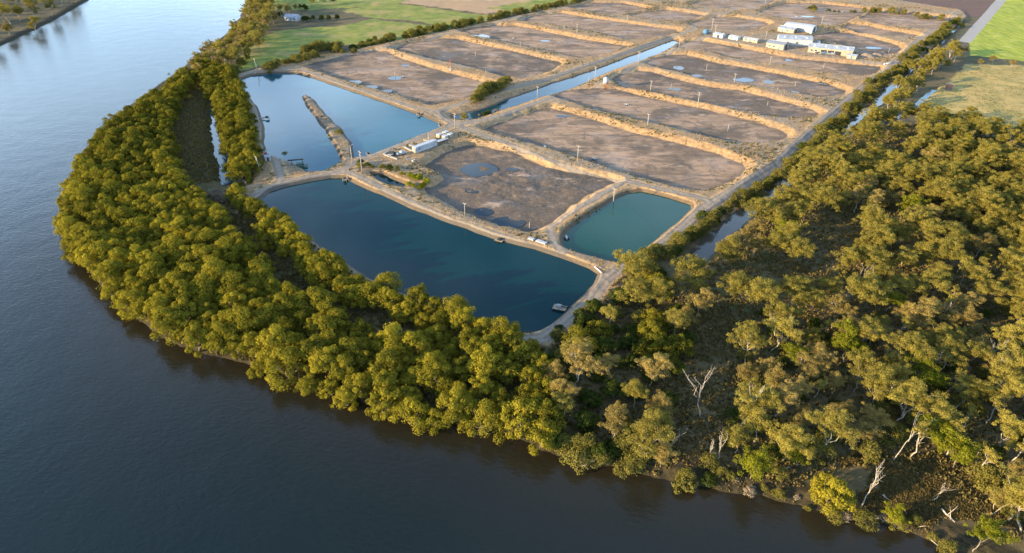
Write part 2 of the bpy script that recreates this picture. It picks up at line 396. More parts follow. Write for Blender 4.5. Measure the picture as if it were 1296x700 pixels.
def ground_material():
    t = NT('ground'); P = t.pos()
    big = t.noise(.02, 4, .6); mid = t.noise(.11, 5, .6); fine = t.noise(.9, 4, .65); grit = t.noise(4.0, 2, .6)
    A = t.attr
    blend = lambda a, k=.9: t.ramp(t.math('ADD', A(a), t.math('MULTIPLY', t.math('SUBTRACT', fine, .5), k)), .32, .68)
    # rough grass and leaf litter everywhere
    c = t.mix(t.ramp(mid, .35, .65), (.062,.050,.021), (.115,.085,.037))
    c = t.mix(t.ramp(fine, .45, .75), c, (.135,.098,.045))
    c = t.mix(t.ramp(big, .52, .66), c, (.060,.062,.020))
    c = t.mix(blend('marsh'), c, t.mix(t.ramp(fine, .35, .7), (.030,.034,.012), (.065,.060,.026)))
    pad = t.mix(t.ramp(mid, .38, .62), (.38,.265,.085), (.25,.20,.055)); pad = t.mix(t.ramp(fine, .5, .8), pad, (.44,.30,.12))
    c = t.mix(blend('paddock'), c, pad)
    c = t.mix(blend('tan'), c, t.mix(mid, (.26,.16,.085), (.40,.26,.14)))
    gr = t.mix(t.ramp(mid, .35, .65), (.11,.15,.018), (.21,.205,.035)); gr = t.mix(t.ramp(fine, .55, .8), gr, (.26,.20,.06)); gr = t.mix(t.math('MULTIPLY', t.ramp(t.noise(.035, 5, .65), .50, .62), .75), gr, (.29,.215,.075))
    c = t.mix(blend('green'), c, gr)
    c = t.mix(blend('plough', .5), c, t.mix(t.noise(.25, 3, .6, t.scaled((.15,2,1), rot=.35)), (.075,.042,.030), (.15,.085,.06)))
    rows = t.noise(.5, 4, .65, t.scaled((1.3,.14,1), rot=R(-39)))
    cr = t.mix(t.ramp(rows, .35, .65), (.16,.20,.014), (.33,.34,.030)); cr = t.mix(t.ramp(mid, .5, .7), cr, (.36,.34,.06))
    c = t.mix(blend('crop', .4), c, cr)
    # embankments: bleached dry grass and dirt, slopes painted orange as if sunlit
    bk = t.mix(t.ramp(mid, .3, .7), (.225,.150,.080), (.36,.215,.105)); bk = t.mix(t.ramp(fine, .42, .7), bk, (.20,.145,.085))
    bk = t.mix(t.ramp(big, .46, .60), bk, t.mix(mid, (.19,.150,.105), (.27,.205,.14)))
    bk = t.mix(t.ramp(grit, .52, .75), bk, (.40,.275,.15)); bk = t.mix(t.ramp(t.noise(.35, 4, .6), .56, .70), bk, (.115,.095,.045))
    slope = t.n('ShaderNodeSeparateXYZ'); t.l(t.n('ShaderNodeNewGeometry').outputs['True Normal'], slope.inputs[0])
    bk = t.mix(t.math('MULTIPLY', t.ramp(slope.outputs[2], .985, .94), .7), bk, t.mix(t.ramp(t.noise(.5, 6, .7), .38, .62), (.22,.132,.062), (.40,.245,.120)))  # slopes tinted lighter orange, the sunlit look put into the colour
    bk = t.mix(t.math('MULTIPLY', A('grey'), .75), bk, t.mix(t.ramp(fine, .35, .65), (.125,.100,.072), (.20,.160,.115)))  # banks by the blue ponds greyed, their shade put into the colour
    c = t.mix(blend('bank', .5), c, bk)
    c = t.mix(t.math('MULTIPLY', A('verge'), t.math('MULTIPLY', A('bank'), t.ramp(fine, .3, .6))), c, (.40,.265,.135))  # tan grass verges, brightened in colour like sunlit edges
    tk = t.mix(t.ramp(fine, .35, .7), (.155,.125,.098), (.235,.185,.14))
    tk = t.mix(t.math('MULTIPLY', A('rut'), .6), tk, (.32,.25,.18))
    c = t.mix(blend('track', .7), c, tk)
    c = t.mix(blend('road', .2), c, t.mix(fine, (.25,.225,.20), (.33,.30,.27)))
    # drained pond floors: grey-brown silt with pinkish crust, dark wet streaks and tracks
    streak = t.noise(.030, 7, .66, t.scaled((1,3.0,1), rot=R(48)), 1.2)
    mdA = t.mix(t.ramp(streak, .38, .62), (.145,.100,.066), (.34,.220,.135))
    mdA = t.mix(t.ramp(mid, .50, .72), mdA, (.205,.130,.078))
    mdA = t.mix(t.math('MULTIPLY', t.ramp(t.math('ADD', t.noise(.028, 6, .65), t.math('MULTIPLY', t.math('SUBTRACT', A('pv'), .5), .40)), .50, .60), .85), mdA, t.mix(t.ramp(fine, .4, .7), (.068,.054,.042), (.130,.095,.066)))
    mdA = t.mix(t.math('MULTIPLY', t.ramp(t.noise(.05, 6, .7, t.scaled((1,2.4,1), rot=R(40))), .56, .66), .75), mdA, (.37,.26,.185))
    mdA = t.mix(t.math('MULTIPLY', t.ramp(t.noise(.11, 7, .75, None, 2.0), .53, .63), .7), mdA, (.085,.068,.055))
    mdA = t.mix(t.math('MULTIPLY', t.ramp(fine, .5, .8), .45), mdA, (.215,.155,.115))
    drain = t.n('ShaderNodeTexWave', wave_type='BANDS', bands_direction='X'); drain.inputs['Scale'].default_value = .022; drain.inputs['Distortion'].default_value = 9; drain.inputs['Detail'].default_value = 4; drain.inputs['Detail Scale'].default_value = 1.2
    t.l(t.scaled((1,1,1), rot=R(-20)), drain.inputs['Vector'])
    mdA = t.mix(t.math('MULTIPLY', t.math('MULTIPLY', t.ramp(drain.outputs['Fac'], .95, .998), t.ramp(t.noise(.02, 2), .5, .6)), .45), mdA, (.075,.062,.053))
    mdA = t.mix(t.math('MULTIPLY', A('toe'), .7), mdA, (.075,.060,.050))
    c = t.mix(blend('mud', .5), c, mdA)
    c = t.mix(t.math('MULTIPLY', blend('wetedge', .6), .75), c, (.055,.046,.036))
    c = t.mix(t.math('MULTIPLY', blend('shore', .6), .85), c, t.mix(t.ramp(fine, .35, .65), (.016,.013,.007), (.040,.031,.014)))
    h = t.math('ADD', t.math('MULTIPLY', fine, .6), t.math('MULTIPLY', grit, .25))
    h = t.math('ADD', h, t.math('MULTIPLY', mid, .8))
    wet = t.math('MULTIPLY', A('mud'), t.ramp(t.noise(.05, 5, .6), .50, .62))
    rough = t.math('SUBTRACT', .95, t.math('MULTIPLY', wet, .35))
    return t.bsdf(c, rough, .25, bump=h, bstr=.55, bdist=.5)
M_GROUND = ground_material()
sub(F[~f_mud & ~f_track], 'ground', M_GROUND)
sub(F[f_track], 'dirt_track', M_GROUND)
for i, k in enumerate(DRY):
    m = f_mud & (f_pond == i)
    if m.any(): sub(F[m], 'pond_floor', M_GROUND)

# ------------------------------------------------------------------ water
def water_material(name, col, rough=.07, wave=.6, scale=1.0, bstr=.12, silt=None, spec=.5):
    t = NT(name)
    base = t.mix(t.ramp(t.noise(.012, 3), .3, .7), tuple(c*.85 for c in col), tuple(c*1.15 for c in col))
    if silt: base = t.mix(t.attr('silt'), base, silt)
    w = t.noise(.55*scale, 4, .6, t.scaled((1, 1.7, 1), rot=R(25)), .3)
    w2 = t.noise(.09*scale, 2, .5)
    h = t.math('ADD', t.math('MULTIPLY', w, wave), t.math('MULTIPLY', w2, wave*1.5))
    return t.bsdf(base, rough, bump=h, bstr=bstr, bdist=.5, spec=spec, IOR=1.333)
M_RIVER = water_material('river_water', (.0036,.0104,.0108), .10, 1.0, 1.0, .20, silt=(.021,.016,.008))
rx = np.concatenate([[-9000,-4000,-2000], np.arange(-1100, 420, 6.0), [600, 1200, 3000, 9000]])
ry = np.concatenate([[-3000,-800,-200], np.arange(0, 1300, 6.0), [1500, 2200, 4500, 9000]])
RX, RY = np.meshgrid(rx, ry)
rs = np.minimum(sd_poly(RX, RY, LAND, 90), sd_poly(RX, RY, FARBANK, 20))
silt = np.exp(-np.clip(sd_poly(RX, RY, LAND, 90), 0, 90)/16)*sstep(330, 170, RY)*.8 + .22*np.exp(-np.clip(sd_poly(RX, RY, LAND, 90), 0, 90)/45)*sstep(300, 170, RY)
i2 = np.arange(RX.size).reshape(RX.shape)
RF = np.stack([i2[:-1,:-1].ravel(), i2[:-1,1:].ravel(), i2[1:,1:].ravel(), i2[1:,:-1].ravel()], 1)
RF = RF[rs.ravel()[RF].min(1) > -9]
u, inv = np.unique(RF, return_inverse=True)
me = mesh_np('river', np.stack([RX.ravel()[u], RY.ravel()[u], np.zeros(len(u))], 1), inv.reshape(RF.shape), {'silt': np.clip(silt.ravel()[u], 0, 1)})
me.materials.append(M_RIVER); tag(link_mesh('river', me), kind='structure')
def water_sheet(name, P, z, mat, grow=2.5):
    c = P.mean(0)
    # offset outwards so that the bank closes over the edge of the sheet
    n = len(P); Q = []
    a = .5*np.sum(P[:,0]*np.roll(P[:,1], -1)-np.roll(P[:,0], -1)*P[:,1])
    for i in range(n):
        d = P[(i+1) % n]-P[i-1]; nrm = np.array((d[1], -d[0]))*(1 if a > 0 else -1); nrm /= np.linalg.norm(nrm)+1e-9
        Q.append(P[i]+nrm*grow)
    me = bpy.data.meshes.new(name)
    me.from_pydata([(x, y, z) for x, y in Q], [], [tuple(range(n)) if a > 0 else tuple(range(n))[::-1]]); me.materials.append(mat)
    return tag(link_mesh(name, me), kind='structure')
M_BIG = water_material('deep_pond_water', (.0001,.0215,.0225), .05, .35, 1.6, .08, spec=.34)
M_UP = water_material('pale_pond_water', (.006,.066,.088), .06, .35, 1.6, .08)
M_GRN = water_material('green_pond_water', (.0012,.040,.021), .05, .3, 1.6, .07)
M_CAN = water_material('canal_water', (.012,.045,.060), .05, .3, 1.6, .07)
M_CRK = water_material('creek_water', (.075,.062,.045), .08, .3, 1.6, .07)
M_PUD = water_material('puddle_water', (.030,.034,.034), .06, .15, 2.0, .05)
water_sheet('pond_water', *WP['upper'][::-1], M_UP, 1.2); water_sheet('pond_water', *WP['big'][::-1], M_BIG); water_sheet('pond_water', *WP['green'][::-1], M_GRN, 1.5)
water_sheet('canal_water', *WP['canal'][::-1], M_CAN, 1.2); water_sheet('inlet_water', *WP['pool'][::-1], M_BIG, .8)
def ribbon(name, line, w, z, mat):
    P, hw = line; n = len(P); vs = []
    for i in range(n):
        d = P[min(i+1, n-1)]-P[max(i-1, 0)]; d /= np.linalg.norm(d); q = np.array((-d[1], d[0]))
        vs += [(*(P[i]+q*w), z), (*(P[i]-q*w), z)]
    me = bpy.data.meshes.new(name); me.from_pydata(vs, [], [(2*i+1, 2*i+3, 2*i+2, 2*i) for i in range(n-1)]); me.materials.append(mat)
    return tag(link_mesh(name, me), kind='structure')
ribbon('creek_water', CREEK, 4.6, .32, M_CRK); ribbon('creek_water', CREEK3, 2.4, .325, M_CRK); ribbon('creek_water', CREEK2, 1.7, .62, M_CAN); ribbon('channel_water', CHANNEL, 3.6, .30, M_CAN)
def puddle(px, py, wx, wy, dz=.02, seed=0, rot=0, mat=None):
    x, y = at(px, py, Z_FLOOR); k = 40; P = []
    sx = abs(at(px+wx, py, Z_FLOOR)[0]-x); sy = abs(at(px, py-wy, Z_FLOOR)[1]-y)
    for i in range(k):
        a = 2*math.pi*i/k; r = .75+.5*float(fbm(np.array(1.5*math.cos(a)+9*seed), np.array(1.5*math.sin(a)), 1.6, seed, 2))
        P.append((x+r*sx*math.cos(a), y+r*sy*math.sin(a)))
    P = np.array(P)
    z = np.sort(ground_z(P[:,0], P[:,1])); zc = ground_z(x, y)[0]
    zz = max(z[len(z)//2], zc)+dz
    me = bpy.data.meshes.new('puddle'); me.from_pydata([(a, b, zz) for a, b in P], [], [tuple(range(k))]); me.materials.append(mat or M_PUD)
    tag(link_mesh('puddle', me), kind='structure')
for i, a in enumerate([(606,216,23,8),(640,282,22,7),(612,268,12,5),(448,107,10,2.6),(467,112,12,2.6),(487,117,10,2),(500,99,9,2.4),(513,83,6,1.2),(612,50,8,3),(600,46,5,1.3),
    (859,86,6,2.4),(941,101,13,3),(881,96,9,1.4),(854,113,9,1.3),(975,104,10,2),(1002,117,9,1.8),(1042,106,8,1.8),(1019,21,12,.9),(648,216,9,2),(598,243,9,3),(712,147,10,1.5),(1000,76,9,1.4),(1105,61,10,1.6),(690,52,6,1)]):
    puddle(*a[:4], seed=i+1)
# ------------------------------------------------------------------ trees
def leaf_material(name, lo, hi, transl=.30):
    t = NT(name)
    oi = t.n('ShaderNodeObjectInfo').outputs['Random']
    f = t.math('ADD', t.math('MULTIPLY', t.attr('tint'), .58), t.math('MULTIPLY', oi, .42))
    c = t.mix(f, lo, hi)
    d = t.n('ShaderNodeBsdfDiffuse'); t.l(c, d.inputs['Color'])
    tr = t.n('ShaderNodeBsdfTranslucent'); t.l(c, tr.inputs['Color'])
    mx = t.n('ShaderNodeMixShader'); mx.inputs[0].default_value = transl
    t.l(d.outputs[0], mx.inputs[1]); t.l(tr.outputs[0], mx.inputs[2]); t.l(mx.outputs[0], t.out.inputs['Surface'])
    return t.m
def bark_material(name, lo, hi):
    t = NT(name); f = t.noise(1.2, 5, .6, t.scaled((2.5,2.5,.6), t.n('ShaderNodeTexCoord').outputs['Object']))
    return t.bsdf(t.mix(t.ramp(f, .35, .65), lo, hi), .9, .2)
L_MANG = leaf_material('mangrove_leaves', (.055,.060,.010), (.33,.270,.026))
L_GUM = leaf_material('gum_leaves', (.100,.090,.022), (.38,.305,.060))
L_PAPER = leaf_material('paperbark_leaves', (.125,.098,.032), (.39,.290,.088))
L_GREEN = leaf_material('bright_leaves', (.085,.098,.010), (.25,.24,.020))
L_DARK = leaf_material('dark_leaves', (.026,.042,.010), (.085,.098,.018))
L_SHRUB = leaf_material('shrub_leaves', (.070,.070,.018), (.22,.19,.042))
L_LIME = leaf_material('lime_leaves', (.13,.15,.010), (.30,.28,.016))
L_PALE = leaf_material('pale_twigs', (.16,.125,.085), (.30,.235,.16), .15)
B_GREY = bark_material('grey_bark', (.11,.09,.07), (.24,.20,.16))
B_PALE = bark_material('pale_bark', (.20,.165,.125), (.42,.36,.28))
B_DEAD = bark_material('bleached_wood', (.22,.185,.145), (.44,.38,.31))

def leaf_cloud(centers, radii, n, size, r, aspect=.6, droop=0.0, squash=.85, inner=.25, tints=None):
    """leaf-sized faces spread through clumps; returns V, F, tint"""
    C = np.repeat(centers, n, 0); RR = np.repeat(radii, n)
    N = len(C)
    d = r.normal(size=(N,3)); d /= np.linalg.norm(d, axis=1)[:,None]
    fl = d[:,2] < -.25; d[fl,2] *= -.6          # fewer leaves on the undersides
    d /= np.linalg.norm(d, axis=1)[:,None]
    rad = RR*np.where(r.random(N) < inner, r.uniform(.3, .8, N), r.uniform(.82, 1.08, N))
    p = C + d*rad[:,None]*np.array([1,1,squash])
    nrm = d*.75 + r.normal(size=(N,3))*.42; nrm /= np.linalg.norm(nrm, axis=1)[:,None]
    t = np.cross(nrm, r.normal(size=(N,3))) + np.array([0,0,-droop]); t -= nrm*np.sum(t*nrm, 1)[:,None]
    t /= np.linalg.norm(t, axis=1)[:,None]; b = np.cross(nrm, t)
    s = size*r.uniform(.6, 1.3, N)[:,None]
    Vv = np.stack([p+t*s*.55, p+b*s*.5*aspect, p-t*s*.45, p-b*s*.5*aspect], 1).reshape(-1,3)
    Ff = np.arange(N*4).reshape(-1,4)
    ct = np.repeat(r.random(len(centers)) if tints is None else tints, n)
    tint = np.clip(.65*ct + .5*(r.random(N)-.5) + .18, 0, 1)
    return Vv, Ff, np.repeat(tint, 4)
def dome_clumps(r, n, Rr, Ht, z0, cr, lump=.16):
    """clump centres over an uneven dome: wide skirt, rounded top, a few holes"""
    out = []; ph = r.uniform(0, 6.28, 3)
    tries = 0
    while len(out) < n and tries < 6000:
        tries += 1
        a = r.uniform(0, 2*math.pi); q = r.random()**.8
        el = math.asin(min(1, q))
        rr = 1 + lump*(math.sin(2*a+ph[0])+.7*math.sin(3*a+ph[1])) + r.normal()*.07
        k = .58+.42*math.cos(max(0, el-.35)*1.0)
        x = Rr*rr*math.cos(el)*math.cos(a)*k**.2; y = Rr*rr*math.cos(el)*math.sin(a)*k**.2
        z = z0 + (Ht-z0)*math.sin(el)*(1+r.normal()*.05)
        if all((x-o[0])**2+(y-o[1])**2+(z-o[2])**2 > (cr*1.15)**2 for o in out): out.append((x, y, z))
    return np.array(out)
def bent(p, q, r, k=3, amp=.12):
    p = np.array(p, float); q = np.array(q, float); L = np.linalg.norm(q-p)
    return [p+(q-p)*i/k+(r.normal(size=3)*amp*L*math.sin(math.pi*i/k) if 0 < i < k else 0) for i in range(k+1)]

def bumpy(r, center, R0, n, size, ti, squash=.88, seed=0):
    """one rounded lobe: leaf faces over a lumpy ball, thinner below"""
    d = r.normal(size=(n,3)); d /= np.linalg.norm(d, axis=1)[:,None]
    fl = d[:,2] < -.1; d[fl,2] *= -np.where(r.random(fl.sum()) < .75, 1, -1)
    ph = r.uniform(0, 6.28, 6)
    b = 1+.10*np.sin(4*d[:,0]+ph[0])*np.sin(4*d[:,1]+ph[1])+.10*np.sin(6.5*d[:,1]+ph[2])*np.sin(6.5*d[:,2]+ph[3])+.07*np.sin(9*d[:,0]+ph[4])*np.sin(9*d[:,2]+ph[5])
    rad = R0*b*np.where(r.random(n) < .2, r.uniform(.5, .85, n), r.uniform(.9, 1.06, n))
    p = np.array(center)+d*rad[:,None]*np.array([1,1,squash])
    nrm = d*.9+r.normal(size=(n,3))*.33+(b-1)[:,None]*0; nrm /= np.linalg.norm(nrm, axis=1)[:,None]
    t = np.cross(nrm, r.normal(size=(n,3))); t /= np.linalg.norm(t, axis=1)[:,None]; bb = np.cross(nrm, t)
    s = size*r.uniform(.6, 1.3, n)[:,None]
    V = np.stack([p+t*s*.55, p+bb*s*.32, p-t*s*.45, p-bb*s*.32], 1).reshape(-1,3)
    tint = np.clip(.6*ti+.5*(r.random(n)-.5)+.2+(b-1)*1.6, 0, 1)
    return V, np.repeat(tint, 4)
def make_mangrove(seed, Rr=4.4, Ht=8.4, z0=1.0, n=24, per=290, leaf=.34, mat=None):
    r = np.random.default_rng(seed)
    cs = dome_clumps(r, n, Rr*.82, Ht*.86, z0+.3, .85, .24)
    Vs, Ts = [], []
    for c in cs:
        a, b = bumpy(r, c, r.uniform(.85, 1.5)*(Rr/4.4), per, leaf, r.random()); Vs.append(a); Ts.append(b)
    Vv = np.vstack(Vs); ti = np.concatenate(Ts); Ff = np.arange(len(Vv)).reshape(-1,4)
    # sparse filling behind the outer clumps so that the crown is not hollow
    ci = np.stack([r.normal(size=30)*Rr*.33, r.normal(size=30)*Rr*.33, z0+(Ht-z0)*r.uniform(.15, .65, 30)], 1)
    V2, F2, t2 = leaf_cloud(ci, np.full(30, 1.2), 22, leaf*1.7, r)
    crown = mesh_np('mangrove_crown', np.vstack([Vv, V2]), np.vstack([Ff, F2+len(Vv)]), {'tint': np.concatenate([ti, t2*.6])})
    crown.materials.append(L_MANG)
    m = MB()
    m.tube(bent((0,0,-.5), (r.normal()*.4, r.normal()*.4, Ht*.45), r), [.28,.22,.18,.14], 6)
    for k in range(4):
        a = k*1.57+r.normal()*.4
        m.tube(bent((0,0,r.uniform(.4,1.6)), (Rr*.6*math.cos(a), Rr*.6*math.sin(a), Ht*r.uniform(.5,.75)), r), [.16,.12,.09,.05], 5)
        m.tube(bent((Rr*.12*math.cos(a+.6), Rr*.12*math.sin(a+.6), -.5), (0,0,1.4), r), [.07,.06,.06,.07], 4)
    return crown, m.mesh('mangrove_trunk', B_GREY)

def make_gum(seed, Ht=12.5, spread=3.6, leafmat=None, bark=None, fork=.38, n=27, per=230, leaf=.30, cl=1.30, lean=.08, droop=.6, inner=.45, thick=1.0):
    r = np.random.default_rng(seed)
    m = MB(); tips = []
    top = np.array((r.normal()*lean*Ht, r.normal()*lean*Ht, Ht*fork))
    tk = .0165*Ht*thick
    m.tube(bent((0,0,-.4), top, r, 4, .05), [tk*1.25, tk, tk*.85, tk*.75, tk*.65], 7)
    nl = r.integers(4, 7)
    for k in range(nl):
        a = 2*math.pi*k/nl + r.normal()*.45
        h0 = top if k % 2 == 0 else top*r.uniform(.72, .98)
        rr = spread*r.uniform(.4, 1.0); q = np.array((top[0]*1.25+rr*math.cos(a), top[1]*1.25+rr*math.sin(a), Ht*r.uniform(.50, .92)))
        limb = bent(h0, q, r, 3, .10)
        m.tube(limb, [tk*.55, tk*.42, tk*.3, tk*.18], 5); tips += [q, limb[2]+r.normal(size=3)*.5]
        for j in range(3):
            b = limb[2] + (q-limb[2])*r.uniform(-.2, .7)
            e = b + np.array((r.normal()*spread*.34, r.normal()*spread*.34, abs(r.normal())*Ht*.07+.3))
            m.tube(bent(b, e, r, 2, .1), [tk*.22, tk*.16, tk*.08], 4); tips.append(e)
    tips.append(np.array((top[0]*1.5, top[1]*1.5, Ht*.96)))
    tips = np.array(tips)
    r.shuffle(tips)
    cs = tips[:n]
    if len(cs) < n: cs = np.vstack([cs, cs[r.integers(0, len(cs), n-len(cs))]+r.normal(size=(n-len(cs),3))*cl*.8])
    # each tip carries a big clump and two loose sprays
    sp = np.repeat(cs, 2, 0)+r.normal(size=(len(cs)*2,3))*cl*np.array([.8,.8,.55])
    Vv, Ff, ti = leaf_cloud(cs, r.uniform(.75, 1.2, len(cs))*cl, per, leaf, r, .5, droop, .75, inner)
    V2, F2, t2 = leaf_cloud(sp, r.uniform(.45, .8, len(sp))*cl, per//2, leaf, r, .5, droop, .75, inner)
    crown = mesh_np('gum_crown', np.vstack([Vv, V2]), np.vstack([Ff, F2+len(Vv)]), {'tint': np.concatenate([ti, t2])})
    crown.materials.append(leafmat or L_GUM)
    return crown, m.mesh('gum_trunk', bark or B_PALE)
def make_shrub(seed, Rr=1.8, Ht=2.6, leafmat=None, n=16, per=90, leaf=.32):
    r = np.random.default_rng(seed)
    cs = dome_clumps(r, n, Rr*.75, Ht*.82, .3, .55, .22)
    Vv, Ff, ti = leaf_cloud(cs, r.uniform(.5, .85, len(cs))*(Rr/1.8), per, leaf, r)
    crown = mesh_np('shrub_foliage', Vv, Ff, {'tint': ti}); crown.materials.append(leafmat or L_SHRUB)
    m = MB()
    for k in range(4):
        a = k*1.57+r.normal()*.5
        m.tube(bent((.1*math.cos(a), .1*math.sin(a), -.3), (Rr*.5*math.cos(a), Rr*.5*math.sin(a), Ht*.6), r), [.07,.06,.04,.02], 4)
    return crown, m.mesh('shrub_stems', B_GREY)

KINDS = {
 'mangrove': [make_mangrove(100+i, Rr, Ht) for i, (Rr, Ht) in enumerate([(4.4,8.4),(4.0,9.2),(4.8,8.0),(3.8,8.6),(4.5,9.6),(4.2,7.6),(5.0,8.8),(4.0,8.2)])],
 'gum': [make_gum(200+i, H, S) for i, (H, S) in enumerate([(12.5,3.6),(11,3.4),(13.5,4.0),(12,4.4),(10,3.2),(14,3.7),(11.5,3.9)])],
 'paperbark': [make_gum(300+i, H, S, L_PAPER, B_PALE, .32, 28, 220, .29, 1.2, .07, .8) for i, (H, S) in enumerate([(10,3.0),(11,3.5),(9,2.8),(12,3.4)])],
 'leafy': [make_gum(400+i, H, S, L_GREEN, B_GREY, .40, 26, 130, .42, 1.25, .06, .2) for i, (H, S) in enumerate([(9.5,3.6),(11,4.0)])],
 'dark': [make_mangrove(450+i, Rr, Ht) for i, (Rr, Ht) in enumerate([(3.4,5.6),(3.0,6.4)])],
 'thin': [make_gum(500+i, H, 1.7, L_GUM, B_PALE, .62, 8, 90, .36, .75, .05, .5) for i, H in enumerate((8.5, 10, 11.5))],
 'shrub': [make_shrub(600+i, Rr, Ht) for i, (Rr, Ht) in enumerate([(1.8,2.6),(1.5,2.2),(2.2,2.8),(1.9,3.3)])],
 'tallshrub': [make_shrub(640+i, Rr, Ht, L_SHRUB, 26, 110, .38) for i, (Rr, Ht) in enumerate([(3.0,4.6),(2.6,5.2),(3.4,4.2)])],
 'scrub': [make_shrub(660+i, Rr, Ht, L_DARK, 18, 90, .36) for i, (Rr, Ht) in enumerate([(2.4,3.0),(2.0,3.4)])],
 'lime': [make_shrub(680+i, Rr, Ht, L_LIME, 14, 90, .30) for i, (Rr, Ht) in enumerate([(1.7,2.4),(1.4,2.0)])],
 'reed': [make_shrub(690, 1.6, 2.0, L_PALE, 14, 60, .35)],
}
for c, _ in KINDS['dark']: c.materials.clear(); c.materials.append(L_DARK)
NAMES = {'mangrove': ('mangrove_tree','mangrove'), 'gum': ('gum_tree','tree'), 'paperbark': ('paperbark_tree','tree'), 'leafy': ('leafy_tree','tree'), 'dark': ('dark_tree','tree'),
 'thin': ('slender_tree','tree'), 'shrub': ('shrub','shrub'), 'tallshrub': ('tall_shrub','shrub'), 'scrub': ('scrub_bush','bush'), 'lime': ('lime_shrub','shrub'), 'reed': ('pale_shrub','shrub')}
STEM = {k: ('stems', 'foliage') if k in ('shrub','tallshrub','scrub','lime','reed') else ('trunk', 'crown') for k in KINDS}
COUNT = {}
def plant(kind, x, y, label, group=None, s=1.0, z=None, v=None, rot=None, sz=None):
    vs = KINDS[kind]; v = random.randrange(len(vs)) if v is None else v
    nm, cat = NAMES[kind]
    if z is None: z = float(ground_z(x, y)[0])
    e = empty(nm, (x, y, z), random.uniform(0, 6.283) if rot is None else rot); e.scale = (s, s, s*(sz or random.uniform(.92, 1.1)))
    tag(e, label, cat, group)
    a, b = STEM[kind]
    link_mesh(a, vs[v][1], e); link_mesh(b, vs[v][0], e)
    COUNT[nm] = COUNT.get(nm, 0)+1
    return e
PLANTED = []
def free(x, y, d):
    for (a, b, q) in PLANTED:
        if (a-x)**2+(b-y)**2 < (min(d, q))**2: return False
    return True
def scatter(P, spacing, seed, avoid=(), keepf=None, tries=30):
    """scattered points in a polygon, no two closer than the spacing"""
    r = np.random.default_rng(seed); out = []
    x0, y0 = P.min(0); x1, y1 = P.max(0); N = int((x1-x0)*(y1-y0)/spacing**2*tries)
    xs = r.uniform(x0, x1, N); ys = r.uniform(y0, y1, N)
    ok = sd_poly(xs, ys, P, 5) < 0
    for A in avoid: ok &= sd_poly(xs, ys, A, 5) > 0
    xs, ys = xs[ok], ys[ok]
    if keepf is not None: k = keepf(xs, ys); xs, ys = xs[k], ys[k]
    cell = {}; s2 = spacing**2
    for x, y in zip(xs, ys):
        i, j = int(x//spacing), int(y//spacing)
        if all((x-a)**2+(y-b)**2 >= s2 for di in (-1,0,1) for dj in (-1,0,1) for a, b in cell.get((i+di, j+dj), ())):
            cell.setdefault((i, j), []).append((x, y)); out.append((x, y))
    return out
def clear_of(margin_track=2.0, margin_water=1.5, lines=((CREEK, 1.5), (CHANNEL, 1.0), (GAP, 1.8))):
    def f(xs, ys):
        ok = np.ones(xs.shape, bool)
        for P, w in TR: ok &= sd_line(xs, ys, P, 12) > w+margin_track
        for k, (z, P) in WP.items(): ok &= sd_poly(xs, ys, P, 12) > margin_water
        for P in DRY.values(): ok &= sd_poly(xs, ys, P, 12) > margin_water
        for (P, w), mg in lines: ok &= sd_line(xs, ys, P, 15) > w+mg
        return ok
    return f
LEFT_OVER = []      # trees beyond the three hundred of a kind that show largest
def size_word(s_, lo, hi): return 'small ' if s_ < lo else ('big ' if s_ > hi else '')
def mang_zone(x, y, base):
    px, py = to_px(x, y, 4); d = float(-sd_poly(np.array([x]), np.array([y]), LAND, 60)[0])
    row_ = 'at the river edge' if d < 7 else ('in the second rank from the river' if d < 15 else 'deep inside the belt')
    if 'row between' in base: return 'mangrove between drain and blue pond, '+('upper end by the gravel track' if px < 400 else 'middle of the row' if px < 540 else 'lower end by the pond corner')
    if 'strip' in base: return 'mangrove in the strip between inlet channel and pale pond, '+('top end' if py < 120 else 'middle' if py < 175 else 'bottom end near the point')
    where = 'upstream of the dark marsh' if py < 135 else 'beside the dark marsh' if py < 230 else 'on the outer bend' if px < 180 else 'on the lower bend below the marsh' if px < 340 else 'below the middle of the blue pond' if px < 500 else 'below the blue pond corner'
    return 'mangrove '+row_+', '+where
def wood_zone(x, y, k):
    px, py = to_px(x, y, 4); dc = float(sd_line(np.array([x]), np.array([y]), CREEK[0], 40)[0])
    if k in ('dark', 'mangrove') or px < 860: return 'in the thicket '+('at the track corner' if py < 430 else 'behind the river edge' if py > 510 else 'below the pond corner')
    if dc < 16: return 'on the creek bank '+('near the green pond' if py > 270 else 'opposite the drained ponds')
    if py < 215: return 'at the paddock edge of the woodland'
    if py > 520: return 'above the bare bank' if px > 1040 else 'behind the pale snags'
    return ('around the upper clearing' if px < 1100 and py < 400 else 'in the woodland middle' if px < 1130 else 'on the far right of the woodland')+(', lower half' if py > 420 else '')
KW = {'gum': 'olive gum tree', 'paperbark': 'brownish feathery paperbark', 'leafy': 'bright green leafy tree', 'dark': 'low dark green tree', 'mangrove': 'golden mangrove', 'thin': 'slender pale-trunked tree'}
def forest(pts, kind_of, label_of, group, cap=None, smin=.85, smax=1.15):
    pts = sorted(pts, key=lambda p: p[1]); zs = ground_z([p[0] for p in pts], [p[1] for p in pts])
    for i, ((x, y), z) in enumerate(zip(pts, zs)):
        k = kind_of(x, y)
        if cap is not None and COUNT.get(NAMES[k][0], 0) >= cap: LEFT_OVER.append((k, x, y, float(z))); continue
        s_ = random.uniform(smin, smax); plant(k, x, y, size_word(s_, smin+.25*(smax-smin), smax-.25*(smax-smin))+label_of(k, x, y), group, s_, z=float(z))
Z_C = 5.0
